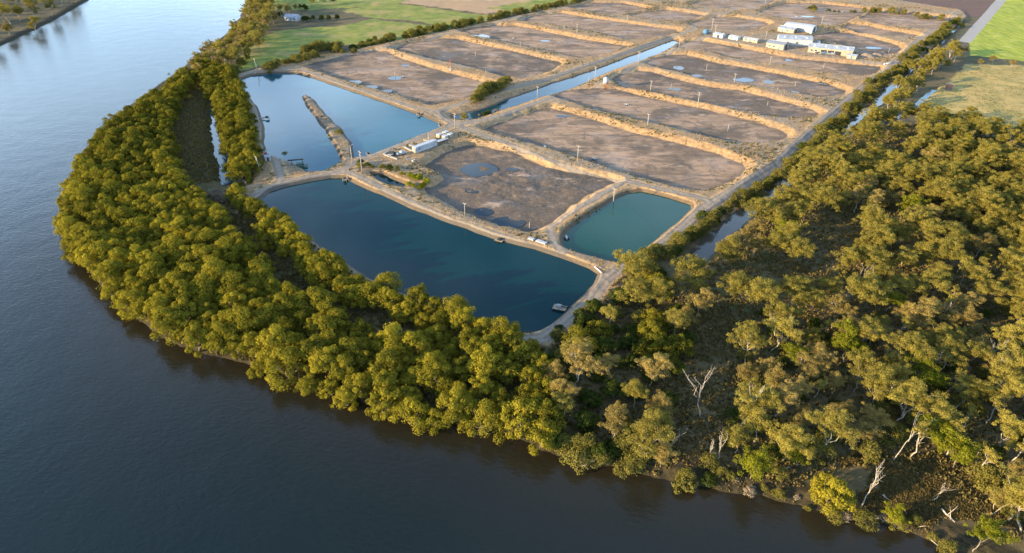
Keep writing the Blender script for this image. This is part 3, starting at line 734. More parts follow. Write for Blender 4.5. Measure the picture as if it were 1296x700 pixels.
# the belt of mangroves along the river bend
BELT_A = poly([(79,280),(90,240),(108,202),(134,168),(172,140),(214,112),(238,94),(250,98),(234,110),(220,128),(214,160),(216,200),(226,232),(248,246),(262,262),(256,276),(240,280),(180,290),(118,320)], Z_C)
BELT_B = poly([(79,276),(112,318),(180,288),(240,278),(268,262),(300,292),(345,335),(392,374),(450,404),(490,424),(570,464),(640,486),(690,478),(700,520),(690,545),(650,540),(600,531),(540,520),(480,506),(430,494),(380,474),(330,452),(270,440),(215,420),(170,390),(130,357),(104,327)], Z_C)
STRIP = poly([(252,86),(272,84),(292,92),(308,116),(318,140),(324,168),(326,196),(322,214),(304,222),(294,214),(288,190),(282,160),(278,138),(262,112)], Z_C)
INNER = poly([(284,256),(298,244),(318,262),(350,284),(392,312),(440,344),(490,370),(550,388),(600,404),(650,424),(680,440),(695,462),(665,478),(620,472),(560,450),(500,420),(450,400),(400,372),(350,328),(310,290)], Z_C)
UPBANK = poly([(238,92),(262,70),(292,50),(306,30),(314,8),(320,-20),(338,-20),(344,10),(338,40),(318,58),(296,78),(266,84),(252,92)], Z_C)
MANG = []
def mangroves(pts, label, group, smin, smax): MANG.extend((y, x, label, group, random.uniform(smin, smax)) for x, y in pts)
cl = clear_of(1.0, 2.0, ((CREEK, 1.5), (CHANNEL, 1.5), (GAP, 3.3)))
mangroves(scatter(BELT_B, 5.0, 12, keepf=cl), 'rounded yellow-green mangrove packed along the river edge of the lower bend', 'mangroves of the river belt', .66, 1.14)
mangroves(scatter(INNER, 5.2, 13, keepf=clear_of(.8, 1.2, ((GAP, 3.3),))), 'mangrove in the narrow row between the dark drain and the deep blue pond', 'mangroves of the river belt', .68, 1.02)
mangroves(scatter(STRIP, 5.2, 14, keepf=clear_of(1.0, 1.5, ((CHANNEL, 1.2),))), 'mangrove in the sunlit strip between the inlet channel and the pale pond track', 'mangroves of the river belt', .75, 1.05)
mangroves(scatter(BELT_A, 5.3, 11, keepf=cl), 'dense olive mangrove on the far left of the river bend beside the dark marsh', 'mangroves of the river belt', .72, 1.08)
MANG.sort()
MZ = ground_z([m[1] for m in MANG], [m[0] for m in MANG])
for (y, x, lb, gp_, s_), z in zip(MANG, MZ):
    if COUNT.get('mangrove_tree', 0) >= 286: LEFT_OVER.append(('mangrove', x, y, float(z)))
    else: plant('mangrove', x, y, size_word(s_, .84, 1.06)+mang_zone(x, y, lb), gp_, s_*1.12, z=float(z))
forest(scatter(UPBANK, 6.0, 15, keepf=cl), lambda x, y: 'paperbark' if (x*7+y*3) % 5 < 2 else 'gum', lambda k, x, y: ('brownish feathery tree' if k == 'paperbark' else 'olive tree')+' on the upstream river bank below the green meadow', 'trees along the upstream bank', 300, .7, 1.0)
# the far river bank
FB = poly([(-60,80),(2,56),(36,40),(70,22),(92,8),(104,-6),(60,-25),(-60,-20),(-200,60)], 3.0)
forest(scatter(FB, 8.0, 16)[:110], lambda x, y: 'gum' if (x*5+y) % 3 < 1.6 else 'paperbark', lambda k, x, y: ('olive' if k == 'gum' else 'brownish')+' tree in the wood on the opposite river bank', 'trees on the opposite river bank', 300, .9, 1.3)

# woodland right of the ponds
WOOD = poly([(748,378),(780,352),(812,338),(840,350),(868,352),(905,330),(935,302),(960,280),(985,252),(1020,222),(1050,200),(1075,172),(1100,158),(1140,150),(1180,152),(1210,160),(1250,166),(1310,176),(1440,210),(1500,330),(1500,640),(1420,690),(1300,660),(1262,640),(1240,612),(1180,575),(1130,565),(1080,568),(1010,585),(940,575),(905,560),(870,520),(850,560),(820,575),(780,560),(745,545),(715,540),(700,505),(690,470),(700,450)], Z_C)
def wood_kind(x, y):
    px, py = to_px(x, y, 4)
    n = float(fbm(np.array(x), np.array(y), 26, 77, 3)); q = random.random()
    if px < 860 and py < 470: return 'dark' if q < .42 else ('mangrove' if q < .80 else 'gum')
    if px < 860: return 'paperbark' if q < .45 else ('gum' if q < .72 else 'dark')
    if py < 260 and px < 1010: return 'gum' if q < .8 else 'leafy'
    if q < .035: return 'leafy'
    if q < .22 and py > 330: return 'thin'
    return 'gum' if n > .40 else 'paperbark'
WL = {'gum': 'olive gum tree with pale trunk in the woodland right of the creek', 'paperbark': 'brownish feathery paperbark in the woodland right of the creek',
 'leafy': 'bright green leafy tree among the olive woodland right of the creek', 'dark': 'low dark green tree in the shaded thicket below the deep blue pond corner',
 'mangrove': 'golden mangrove in the thicket by the track corner of the deep blue pond', 'thin': 'slender pale-trunked tree with a small tuft of crown in the woodland'}
wp = scatter(WOOD, 5.9, 21, avoid=CLEAR, keepf=lambda xs, ys: clear_of(1.5, 2.5, ((CREEK, 5.2),))(xs, ys) & ((fbm(xs, ys, 20, 91, 3) > .35) | (np.array([to_px(a, b, 4)[0] for a, b in zip(xs, ys)]) < 860)))
WOODPTS = wp
forest(wp, wood_kind, lambda k, x, y: KW[k]+' '+wood_zone(x, y, k), 'trees of the creek woodland', 235, .62, 1.04)
us = scatter(WOOD, 7.5, 23, avoid=CLEAR, keepf=clear_of(1.5, 2.0, ((CREEK, 3.0),)))
us = sorted(us, key=lambda p: p[1])[:120]
for (x, y), z in zip(us, ground_z([p[0] for p in us], [p[1] for p in us])):
    px, py = to_px(x, y, 1); k = random.choice(['scrub', 'tallshrub', 'scrub', 'tallshrub'])
    plant(k, x, y, ('dark green' if k == 'scrub' else 'grey-olive')+' bush of the woodland understorey '+('near the bare bank' if py > 540 else 'between the pale trunks' if py > 440 else 'around the clearings' if px < 1100 else 'below the far crowns'), 'bushes of the woodland understorey', random.uniform(.7, 1.15), z=float(z))
# hedgerows and creek-side shrubs, each one planted
def row(pts, spacing, jitter, kinds, label, group, z=3.0, s=(.8, 1.2), seed=1):
    r = np.random.default_rng(seed); P = poly(pts, z); seg = np.linalg.norm(np.diff(P, axis=0), axis=1); cum = np.concatenate([[0], np.cumsum(seg)])
    d = spacing*.5; out = []
    while d < cum[-1]:
        i = min(np.searchsorted(cum, d)-1, len(seg)-1); i = max(i, 0)
        q = P[i]+(P[i+1]-P[i])*((d-cum[i])/seg[i])+r.normal(size=2)*jitter
        out.append(q); d += spacing*r.uniform(.6, 1.4)
    for (x, y), z in zip(out, ground_z([o[0] for o in out], [o[1] for o in out])):
        if z < -1.2: continue
        plant(kinds[r.integers(len(kinds))], x, y, label, group, r.uniform(*s), z=max(float(z), -.1))
S1 = 'bushes between the ring track and the creek'
row([(800,352),(850,318),(890,286),(925,260),(958,240),(985,218),(1010,198),(1030,180)], 3.0, 1.3, ['scrub','tallshrub','shrub','tallshrub'], 'bush on the shady bank between the ring track and the creek', S1, seed=31)
row([(1015,196),(1050,164),(1085,130),(1110,105),(1135,88)], 2.9, 2.2, ['tallshrub','tallshrub','shrub'], 'olive bush beside the ring track above the middle of the creek', S1, seed=32)
row([(1132,92),(1150,74),(1172,58),(1195,40),(1215,24)], 4.4, 2.2, ['tallshrub','tallshrub','scrub'], 'olive bush in the row at the far corner of the drained ponds', 'bushes at the far end of the ring track', seed=33)
row([(1095,160),(1120,140),(1140,122),(1152,104),(1172,88),(1190,78)], 4.4, 2.5, ['tallshrub','gum','tallshrub'], 'bush on the paddock side of the creek', 'bushes on the paddock side of the creek', s=(.6,1.0), seed=34)
row([(1160,92),(1190,76),(1212,66),(1230,70)], 4.2, 3.5, ['gum','paperbark'], 'bushy tree in the clump between creek head and green crop', 'trees by the green crop field', s=(.6,.85), seed=35)
row([(1240,82),(1262,80),(1290,86)], 8, 2.5, ['paperbark'], 'low brownish tree on the lower edge of the green crop', 'trees by the green crop field', s=(.45,.65), seed=36)
row([(1018,9),(1050,12),(1090,13),(1130,14),(1170,20),(1200,22)], 6, 2.2, ['shrub','tallshrub','scrub'], 'bush in the hedgerow between the drained ponds and the ploughed field', 'hedgerow bushes below the ploughed field', seed=37)
row([(334,92),(356,80),(380,76),(400,70)], 2.6, 2.0, ['tallshrub','tallshrub','shrub'], 'bush in the thicket between the green meadow and the pale pond', 'bushes below the green meadow', seed=38)
row([(388,66),(398,62),(408,60),(420,60),(430,63)], 2.0, 2.2, ['tallshrub'], 'rounded olive bush in the dome-shaped clump above the pale pond corner', 'bushes of the dome-shaped clump', s=(1.0,1.4), seed=39)
row([(440,64),(462,57),(480,52),(500,46),(530,42),(560,36),(580,32),(604,26)], 2.1, 3.2, ['tallshrub','shrub','tallshrub','shrub','scrub'], 'bush in the long hedgerow between meadow and drained ponds', 'hedgerow bushes beside the drained ponds', s=(.6,1.5), seed=40)
row([(600,28),(640,20),(680,12),(720,4),(745,-2)], 3.6, 2.6, ['tallshrub','tallshrub','shrub'], 'bush at the far end of the meadow hedgerow', 'bushes at the far end of the hedgerow', s=(.8,1.3), seed=41)
row([(338,30),(352,22),(372,12),(400,5),(430,3)], 6, 3.5, ['gum','paperbark','dark'], 'tree in the dark grove beside the white farmhouse', 'trees around the farmhouse', s=(.6,.9), seed=42)
row([(384,26),(400,22),(410,24),(432,22)], 6, 2.5, ['scrub','dark'], 'dark garden bush right of the white farmhouse', 'garden bushes by the farmhouse', s=(.6,.9), seed=43)
row([(322,60),(306,80),(292,92)], 4.5, 2.5, ['tallshrub','gum'], 'bush on the meadow edge above the strip mangroves', 'bushes on the meadow edge', s=(.6,1), seed=44)
row([(600,130),(612,122),(622,116),(634,110),(640,106)], 2.4, 1.2, ['tallshrub','tallshrub'], 'olive bush in the clump on the canal bank', 'bushes on the canal bank', s=(.9,1.5), seed=45)
row([(606,146),(618,142),(630,138)], 2.2, 1.0, ['scrub','reed'], 'dark brush lying across the near end of the canal', 'brush in the canal', z=1.2, s=(.5,.8), seed=46)
row([(456,208),(470,212),(482,214),(500,218)], 2.4, 1.2, ['scrub','shrub'], 'dark green bush behind the small inlet pool', 'bushes behind the inlet pool', s=(.5,.8), seed=47)
row([(506,222),(516,224),(526,226),(538,230),(530,236),(518,236)], 2.2, 1.0, ['lime'], 'lime-yellow bush at the right end of the inlet pool', 'lime bushes by the inlet pool', s=(.7,1.05), seed=48)
row([(700,436),(725,412),(742,396),(755,386)], 2.6, 1.2, ['scrub','shrub'], 'dark bush below the curve of the track at the blue pond', 'bushes below the curved track', s=(.6,1.0), seed=49)
row([(300,240),(314,232),(308,226),(322,224)], 2.4, 1.2, ['reed','scrub','reed'], 'pale dry bush on the bank left of the gravel track', 'dry bushes left of the gravel track', s=(.6,.9), seed=50)
row([(262,240),(276,244),(280,252),(292,240)], 2.6, 1.2, ['reed'], 'pale leafless bush at the lower end of the marsh', 'pale bushes at the marsh end', s=(1.0,1.5), seed=51)
row([(700,562),(730,568),(760,572),(790,574),(812,588)], 2.0, 1.4, ['scrub','tallshrub','dark','tallshrub'], 'dark green bush at the water edge left of the bare bank', 'bushes at the lower river edge', z=1.5, s=(.7,1.1), seed=52)
row([(855,602),(900,600),(930,610),(965,618),(1000,628),(1040,644),(1090,652),(1130,655),(1165,668),(1200,688)], 2.5, 1.2, ['shrub','tallshrub','shrub','tallshrub','reed'], 'yellowish bush along the water edge below the bare bank', 'bushes along the lower right water edge', z=1.0, s=(.45,.95), seed=53)
for a in (
 ('shrub', 429, 170, 1.0, 'round dark bush standing alone on the spit in the pale pond', None),
 ('shrub', 588, 152, 1.2, 'single orange-tinged bush at the canal head beside the power pole', None),
 ('shrub', 361, 198, .8, 'small dark bush on the point beside the moored pump barge', None),
 ('mangrove', 685, 566, 1.05, 'big round golden tree standing out over the river at the belt end', None),
 ('shrub', 728, 588, 1.5, 'golden bush leaning over the water below the dark thicket', None),
 ('shrub', 866, 618, 1.5, 'pale golden bush standing in the water off the bare bank', None),
 ('leafy', 1160, 560, .95, 'bright green leaning tree with a thick pale trunk above the bare bank', None),
 ('leafy', 1205, 592, .9, 'bright green tree with two pale trunks right of the bare bank', None),
 ('leafy', 950, 606, .85, 'golden many-stemmed tree at the water edge left of the dead snags', None),
 ('leafy', 1010, 590, .8, 'golden tree with spreading crown on the bank above the middle bay', None),
 ('mangrove', 1046, 640, 1.05, 'broad golden mangrove on the water edge below the tall dead snag', None),
 ('leafy', 1135, 664, .5, 'small golden sapling beside the fallen trunk on the bare bank', None),
 ('leafy', 1232, 698, .75, 'golden tree at the lower right end of the water edge', None),
 ('gum', 1275, 660, .85, 'brownish gum tree right of the pale arching dead branch', None),
 ('paperbark', 835, 590, .8, 'half-bare golden tree with pale limbs on the point', None),
 ('scrub', 895, 612, .9, 'dense dark gold bush at the point where the bare bank begins', None)):
    k, px, py, s, lb, g = a; x, y, z = gp(px, py, 1.0); plant(k, x, y, lb, g, s, z=max(z, .1))

# what is left over of the kinds that pass three hundred: one wood
for kind, nm, lb in (('mangrove','mangrove_wood','mass of far mangroves on the left of the river bend, beyond counting'), ('gum','gum_wood','mass of far olive gum trees in the creek woodland, beyond counting'), ('paperbark','paperbark_wood','mass of far brownish paperbarks in the creek woodland, beyond counting')):
    Vs, Fs, Ts = [], [], []; o = 0
    for k, x, y, z in LEFT_OVER:
        if k != kind: continue
        me = KINDS[k][random.randrange(len(KINDS[k]))][0]; n = len(me.vertices)
        co = np.empty(n*3, np.float32); me.vertices.foreach_get('co', co); co = co.reshape(-1,3)
        ti = np.empty(n, np.float32); me.attributes['tint'].data.foreach_get('value', ti)
        a = random.uniform(0, 6.28); s = random.uniform(.85, 1.2); ca, sa = math.cos(a)*s, math.sin(a)*s
        Vs.append(np.stack([co[:,0]*ca-co[:,1]*sa+x, co[:,0]*sa+co[:,1]*ca+y, co[:,2]*s+z], 1)); Fs.append(np.arange(n).reshape(-1,4)+o); Ts.append(np.clip(ti+random.uniform(-.2,.2), 0, 1)); o += n
    if Vs:
        me = mesh_np(nm, np.vstack(Vs), np.vstack(Fs), {'tint': np.concatenate(Ts)})
        me.materials.append(KINDS[kind][0][0].materials[0]); tag(link_mesh(nm, me), lb, 'wood', kind='stuff')
print('COUNT', COUNT, 'left over', len(LEFT_OVER))

# undergrowth and dry grass, beyond counting
def tufts(name, xs, ys, size, mat, label, cat, up=.8, per=5, seed=5):
    r = np.random.default_rng(seed); zs = ground_z(xs, ys); n = len(xs)
    X = np.repeat(xs, per)+r.normal(size=n*per)*size*.35; Y = np.repeat(ys, per)+r.normal(size=n*per)*size*.35; Z = np.repeat(zs, per)
    a = r.uniform(0, math.pi, n*per); s = size*r.uniform(.5, 1.2, n*per); h = s*up*r.uniform(.6, 1.3, n*per)
    dx, dy = np.cos(a)*s*.32, np.sin(a)*s*.32; lx, ly = r.normal(size=n*per)*h*.35, r.normal(size=n*per)*h*.35
    Vv = np.stack([np.stack([X-dx, Y-dy, Z-.05], 1), np.stack([X+dx, Y+dy, Z-.05], 1), np.stack([X+dx*.5+lx, Y+dy*.5+ly, Z+h], 1), np.stack([X-dx*.6+lx, Y-dy*.6+ly, Z+h*.85], 1)], 1).reshape(-1,3)
    me = mesh_np(name, Vv, np.arange(n*per*4).reshape(-1,4), {'tint': np.repeat(r.random(n*per), 4)}); me.materials.append(mat)
    return tag(link_mesh(name, me), label, cat, kind='stuff')
L_GRASS = leaf_material('dry_grass_blades', (.20,.125,.05), (.46,.30,.135), .2)
r = np.random.default_rng(99)
bx = FARM[:,0].min()-5, FARM[:,0].max()+5; by = FARM[:,1].min()-5, FARM[:,1].max()+5
N = 420000; xs = r.uniform(*bx, N); ys = by[0]+(by[1]-by[0])*r.random(N)**1.6
_, A_, _, ds_, tr_, ws_ = terrain(xs, ys, True)
k = (A_['bank'] > .5) & (ds_ > 1.2) & (tr_ > .4) & (ws_ > 1.0) & (fbm(xs, ys, 5, 3, 3) > .43) & (r.random(N) < .55)
tufts('dry_grass', xs[k], ys[k], .5, L_GRASS, 'bleached dry grass growing along the embankment slopes', 'grass', per=2)
L_UNDER = leaf_material('undergrowth_leaves', (.075,.062,.022), (.19,.145,.055), .2)
allw = [(BELT_A, 2500), (BELT_B, 5200), (INNER, 2200), (STRIP, 900), (WOOD, 15000), (MARSH, 2200)]
xs = np.concatenate([r.uniform(P[:,0].min()-4, P[:,0].max()+4, 3*n) for P, n in allw]); ys = np.concatenate([r.uniform(P[:,1].min()-4, P[:,1].max()+4, 3*n) for P, n in allw])
ok = np.zeros(len(xs), bool)
for P, n in allw: ok |= sd_poly(xs, ys, P, 8) < 3
ok &= clear_of(.8, 1.0, ((CREEK, .5), (CHANNEL, .3)))(xs, ys) & (ground_z(xs, ys) > .35)
xs, ys = xs[ok], ys[ok]
tufts('undergrowth', xs, ys, .9, L_UNDER, 'low olive undergrowth and rank grass below the trees', 'undergrowth', .7, 6)
L_OLIVE = leaf_material('olive_grass_blades', (.085,.065,.024), (.23,.165,.060), .2)
SHORE = poly([(830,585),(900,600),(960,606),(1060,630),(1120,640),(1180,660),(1240,690),(1240,712),(1170,694),(1110,672),(1050,668),(1000,652),(950,638),(900,632),(860,622)], .5)
xs, ys = [], []
for P, n in ((SHORE, 3500), (CLEAR[0], 9000), (CLEAR[1], 5000), (CLEAR[2], 9000), (WOOD, 26000), (PADDOCK, 9000)):
    xs.append(r.uniform(P[:,0].min(), P[:,0].max(), n)); ys.append(r.uniform(P[:,1].min(), min(P[:,1].max(), 480), n))
xs = np.concatenate(xs); ys = np.concatenate(ys); ok = np.zeros(len(xs), bool)
for P in CLEAR+[WOOD, PADDOCK, SHORE]: ok |= sd_poly(xs, ys, P, 8) < 2
ok &= clear_of(.8, 1.0, ((CREEK, .5),))(xs, ys) & (ground_z(xs, ys) > .15) & (fbm(xs, ys, 7, 41, 3) > .42)
tufts('rank_grass', xs[ok], ys[ok], .55, L_OLIVE, 'olive-brown rank grass of the clearings and paddock right of the creek', 'grass', .55, 3)

L_WEED = leaf_material('bank_weed_leaves', (.050,.056,.016), (.16,.14,.040), .2)
N = 260000; xs = r.uniform(*bx, N); ys = by[0]+(by[1]-by[0])*r.random(N)**1.6
_, A_, _, ds_, tr_, ws_ = terrain(xs, ys, True)
k = (A_['bank'] > .5) & (ds_ > .5) & (tr_ > .5) & (ws_ > .4) & (fbm(xs, ys, 14, 23, 4) > .585) & (r.random(N) < .45)
tufts('bank_weeds', xs[k], ys[k], .75, L_WEED, 'olive weeds growing in patches on the embankments', 'weeds', .7, 4)
# ------------------------------------------------------------------ buildings and equipment
P_WHITE = simple('white_paint', (.40,.41,.42), .5, .16, .5); P_CREAM = simple('cream_sheeting', (.33,.28,.21), .6, .18, .5)
P_ROOF = simple('pale_roof_sheeting', (.31,.34,.38), .42, .2, .4, metallic=.1); P_GREYROOF = simple('grey_roof_sheeting', (.24,.25,.27), .5, .1, metallic=.2)
P_DARK = simple('dark_opening', (.025,.028,.032), .7, .2); P_GLASS = simple('dim_window', (.04,.055,.065), .15, .1)
P_BLUE = simple('blue_paint', (.07,.16,.27), .5, .12); P_TIMBER = simple('weathered_timber', (.30,.24,.18), .9, .2); P_POLE = simple('pale_pole_timber', (.32,.29,.25), .85, .12)
P_RUST = simple('rusty_steel', (.30,.12,.06), .8, .25, 3); P_STEEL = simple('galvanised_steel', (.42,.43,.44), .45, .1, metallic=.5); P_BLACK = simple('black_rubber', (.02,.02,.02), .8, .2)
P_GREENP = simple('dark_green_paint', (.03,.075,.055), .55, .2); P_RED = simple('red_paint', (.42,.07,.06), .55, .12); P_CONC = simple('concrete', (.28,.26,.24), .9, .12)
P_PINK = simple('pale_plastic_pipe', (.62,.52,.58), .45, .05); P_TEAL = simple('greenish_white_sheeting', (.52,.60,.56), .5, .07); P_EARTH = simple('heaped_earth', (.30,.21,.14), .95, .2, .6)

def ground_frame(p0, p1, zg=Z_CREST):
    """origin, rotation and length of a footprint edge seen between two pixels"""
    a = gp(*p0, zg); b = gp(*p1, zg)
    return a, math.atan2(b[1]-a[1], b[0]-a[0]), math.hypot(b[0]-a[0], b[1]-a[1])
def shed(name, label, cat, p0, p1, depth, hw, rise, wall, roof, arch=False, doors=(), windows=(), group=None, zg=Z_CREST, open_end=False, over=.35, skylights=0):
    (x, y, z), rz, L = ground_frame(p0, p1, zg)
    e = tag(empty(name, (x, y, z), rz), label, cat, group)
    t = .15; w = MB()
    w.box(0,0,-.6, L,t,hw).box(0,depth-t,-.6, L,depth,hw).box(0,t,-.6, t,depth-t,hw)
    if not open_end: w.box(L-t,t,-.6, L,depth-t,hw)
    def gab(x0, x1):
        if arch: pr = [(depth*.5-depth*.5*math.cos(math.pi*k/10)*1.0, hw+rise*math.sin(math.pi*k/10)) for k in range(11)]
        else: pr = [(0,hw),(depth,hw),(depth*.5,hw+rise)]
        w.prism(pr, x0, x1)
    gab(0, t)
    if not open_end: gab(L-t, L)
    w.build('wall', wall, e)
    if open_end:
        MB().box(L-2.5, t, -.3, L-2.42, depth-t, hw-.05).build('dark_interior', P_DARK, e)  # dark sheet painted as the shade inside the open end
    m = MB(); th = .12
    if arch:
        o = [(depth*.5-(depth*.5+over)*math.cos(math.pi*k/12), hw-.05+(rise+th)*math.sin(math.pi*k/12)) for k in range(13)]
        i = [(depth*.5-(depth*.5+over-.1)*math.cos(math.pi*k/12), hw-.05+(rise+.02)*math.sin(math.pi*k/12)) for k in range(12,-1,-1)]
        m.prism(o+i, -over, L+over)
    else:
        sl = rise/(depth*.5)
        m.prism([(-over,hw-over*sl+.03),(depth*.5,hw+rise+.03),(depth+over,hw-over*sl+.03),(depth+over,hw-over*sl+.03+th),(depth*.5,hw+rise+.03+th),(-over,hw-over*sl+.03+th)], -over, L+over)
    rf = m.build('roof', roof, e)
    if not arch:
        MB().box(-over, depth*.5-.25, hw+rise+th+.02, L+over, depth*.5+.25, hw+rise+th+.10).build('ridge_cap', P_STEEL, rf)
        for k in range(skylights):
            xx = L*(k+.5)/skylights; sl = rise/(depth*.5); y0, y1 = depth*.12, depth*.34
            z0 = hw+y0*sl+.03+th+.01; z1 = hw+y1*sl+.03+th+.01
            MB().add([(xx-.5,y0,z0),(xx+.5,y0,z0),(xx+.5,y1,z1),(xx-.5,y1,z1),(xx-.5,y0,z0+.06),(xx+.5,y0,z0+.06),(xx+.5,y1,z1+.06),(xx-.5,y1,z1+.06)],
                [(0,3,2,1),(4,5,6,7),(0,1,5,4),(1,2,6,5),(2,3,7,6),(3,0,4,7)]).build('skylight', P_TEAL, rf)
    for side, u, wd, h in doors:
        b = MB()
        if side == 'f': b.box(u*L-wd/2, -.05, -.1, u*L+wd/2, -.003, h)
        elif side == 'r': b.box(L+.003, u*depth-wd/2, -.1, L+.05, u*depth+wd/2, h)
        else: b.box(-.05, u*depth-wd/2, -.1, -.003, u*depth+wd/2, h)
        d = b.build('door', P_DARK if wd > 1.4 else P_BLUE, e)  # wide ones are open bays: flat panel, inner shade in its dark colour
    for side, u, wd, h0, h1 in windows:
        b = MB(); g = MB()
        if side == 'f':
            b.box(u*L-wd/2-.1, -.06, h0-.1, u*L+wd/2+.1, -.003, h1+.1); g.box(u*L-wd/2, -.09, h0, u*L+wd/2, -.062, h1)
        else:
            b.box(L+.003, u*depth-wd/2-.1, h0-.1, L+.06, u*depth+wd/2+.1, h1+.1); g.box(L+.062, u*depth-wd/2, h0, L+.09, u*depth+wd/2, h1)
        f = b.build('window', P_WHITE, e); g.build('pane', P_GLASS, f)
    return e, L
SH = 'sheds of the pond farm'
def sid(depth, *u): return u
shed('arched_shed', 'big white shed with rounded roof and dark open end, farthest of the farm', 'shed', (992,37.5), (1027,42), 12, 3.0, 1.9, P_WHITE, P_WHITE, True, (('r',.5,5,3.4),), (), SH)
shed('low_shed', 'low white shed in front of the round-roofed shed', 'shed', (984,39.5), (1004,42.5), 9, 2.8, 1.0, P_CREAM, P_ROOF, False, (('f',.3,1.0,2.1),('r',.5,3,2.4)), (('f',.6,1.4,1.0,1.9),), SH)
shed('gable_shed', 'white gabled shed with grey-white roof, in the middle row of the farm', 'shed', (985,56.5), (1027,58.5), 12, 4.2, 1.7, P_WHITE, P_ROOF, False, (('r',.4,4,3.6),), (('f',.25,1.6,1.4,2.4),('f',.55,1.6,1.4,2.4)), SH, skylights=3)
shed('front_shed', 'cream-fronted shed with grey roof left of the parked utes', 'shed', (969,60), (991,64), 10, 3.4, 1.2, P_CREAM, P_GREYROOF, False, (('f',.75,1.1,2.1),('r',.5,3.5,3.0)), (('f',.2,1.2,1.1,2.0),('f',.45,1.2,1.1,2.0)), SH)
shed('long_shed', 'long cream shed with pale roof and dark blue open right end', 'shed', (1022,66), (1078,72), 11, 3.8, 1.5, P_CREAM, P_ROOF, False, (('f',.36,4,2.6),('f',.52,4,2.6),('f',.68,4,2.6),('r',.5,7,3.5)), (('f',.08,1.4,1.2,2.2),('f',.18,1.4,1.2,2.2)), SH, skylights=4)
shed('flat_shed', 'small flat cream shed at the right end of the long shed', 'shed', (1071,74), (1083,75.5), 5, 2.2, .35, P_CREAM, P_ROOF, False, (('f',.5,1.0,1.9),), (), SH)
shed('portable_cabin', 'white cabin with a dark doorway beside the power poles', 'cabin', (902,46.5), (914,48.7), 5, 2.5, .5, P_WHITE, P_ROOF, False, (('f',.55,1.8,2.2),), (('f',.2,1.2,1.1,1.9),), 'cabins along the farm track')
shed('portable_cabin', 'greenish-white cabin, middle of the cabin row by the track', 'cabin', (922,49), (933,51.2), 4, 2.2, .45, P_TEAL, P_ROOF, False, (('f',.8,1.0,2.0),), (('f',.3,1.4,1.0,1.8),), 'cabins along the farm track')
shed('portable_cabin', 'long low cream cabin nearest the farm sheds in the cabin row', 'cabin', (940,51.5), (958,55), 4, 2.0, .45, P_CREAM, P_ROOF, False, (('f',.5,1.0,1.9),), (('f',.2,1.4,1.0,1.7),('f',.8,1.4,1.0,1.7)), 'cabins along the farm track')
shed('farmhouse', 'white farmhouse with pale roof alone in the green meadow', 'house', (360,26), (376,27), 8, 2.9, 1.7, P_WHITE, P_ROOF, False, (('f',.5,1.0,2.1),), (('f',.2,1.4,1.0,2.0),('f',.8,1.4,1.0,2.0)), zg=1.5)
shed('paddock_hut', 'small rusty red hut alone in the dry paddock', 'hut', (1196,113.5), (1204,114.5), 3.2, 2.3, .7, P_RUST, P_RUST, False, (('f',.5,.9,1.8),), (), zg=1.5)
# blue tank at the far farm entry
def tank(label, px, py, r_, h, mat, ribs=3, zg=Z_CREST):
    x, y, z = gp(px, py, zg); e = tag(empty('water_tank', (x, y, z)), label, 'tank')
    b = MB().cyl(0,0,-.2,h,r_,20); b.build('tank_body', mat, e)
    for k in range(ribs):
        q = MB(); zz = h*(k+.6)/ribs; q.tube([(r_*1.01*math.cos(a), r_*1.01*math.sin(a), zz) for a in np.linspace(0, 2*math.pi, 21)], .06, 4, False); q.build('hoop', mat, e)
    MB().tube([(0,0,h),(0,0,h+r_*.28)], [r_*1.03, .25], 20).build('lid', mat, e)
    return e
tank('blue round water tank by the far head of the canal', 893, 43, 2.2, 3.0, P_BLUE)
tank('pale water tank beside the gabled shed', 1035, 57, 1.6, 2.6, P_WHITE)
# elevated white tank beside the canal
x, y, z = gp(766.5, 107.5); e = tag(empty('tank_stand', (x, y, z)), 'white tank tower on rusty legs between canal and drained ponds', 'tank')
hT = height_at(766.5, 107.5, 94, z)
for dx in (-1,1):
    for dy in (-1,1): MB().box(dx*1.2-.12, dy*1.2-.12, -.3, dx*1.2+.12, dy*1.2+.12, hT*.42).build('leg', P_RUST, e)
MB().box(-1.6,-1.6,hT*.42,1.6,1.6,hT*.42+.2).build('platform', P_RUST, e)
tk_ = MB().cyl(0,0,hT*.42+.2,hT*.92,1.55,18).build('tank_body', P_WHITE, e); MB().tube([(0,0,hT*.92),(0,0,hT)], [1.6,.3], 18).build('lid', P_WHITE, tk_)
MB().tube([(-1.7,-1.3,0),(-1.7,-1.3,hT*.8)], .07, 5).tube([(-1.7,-.8,0),(-1.7,-.8,hT*.8)], .07, 5).build('ladder', P_STEEL, e)

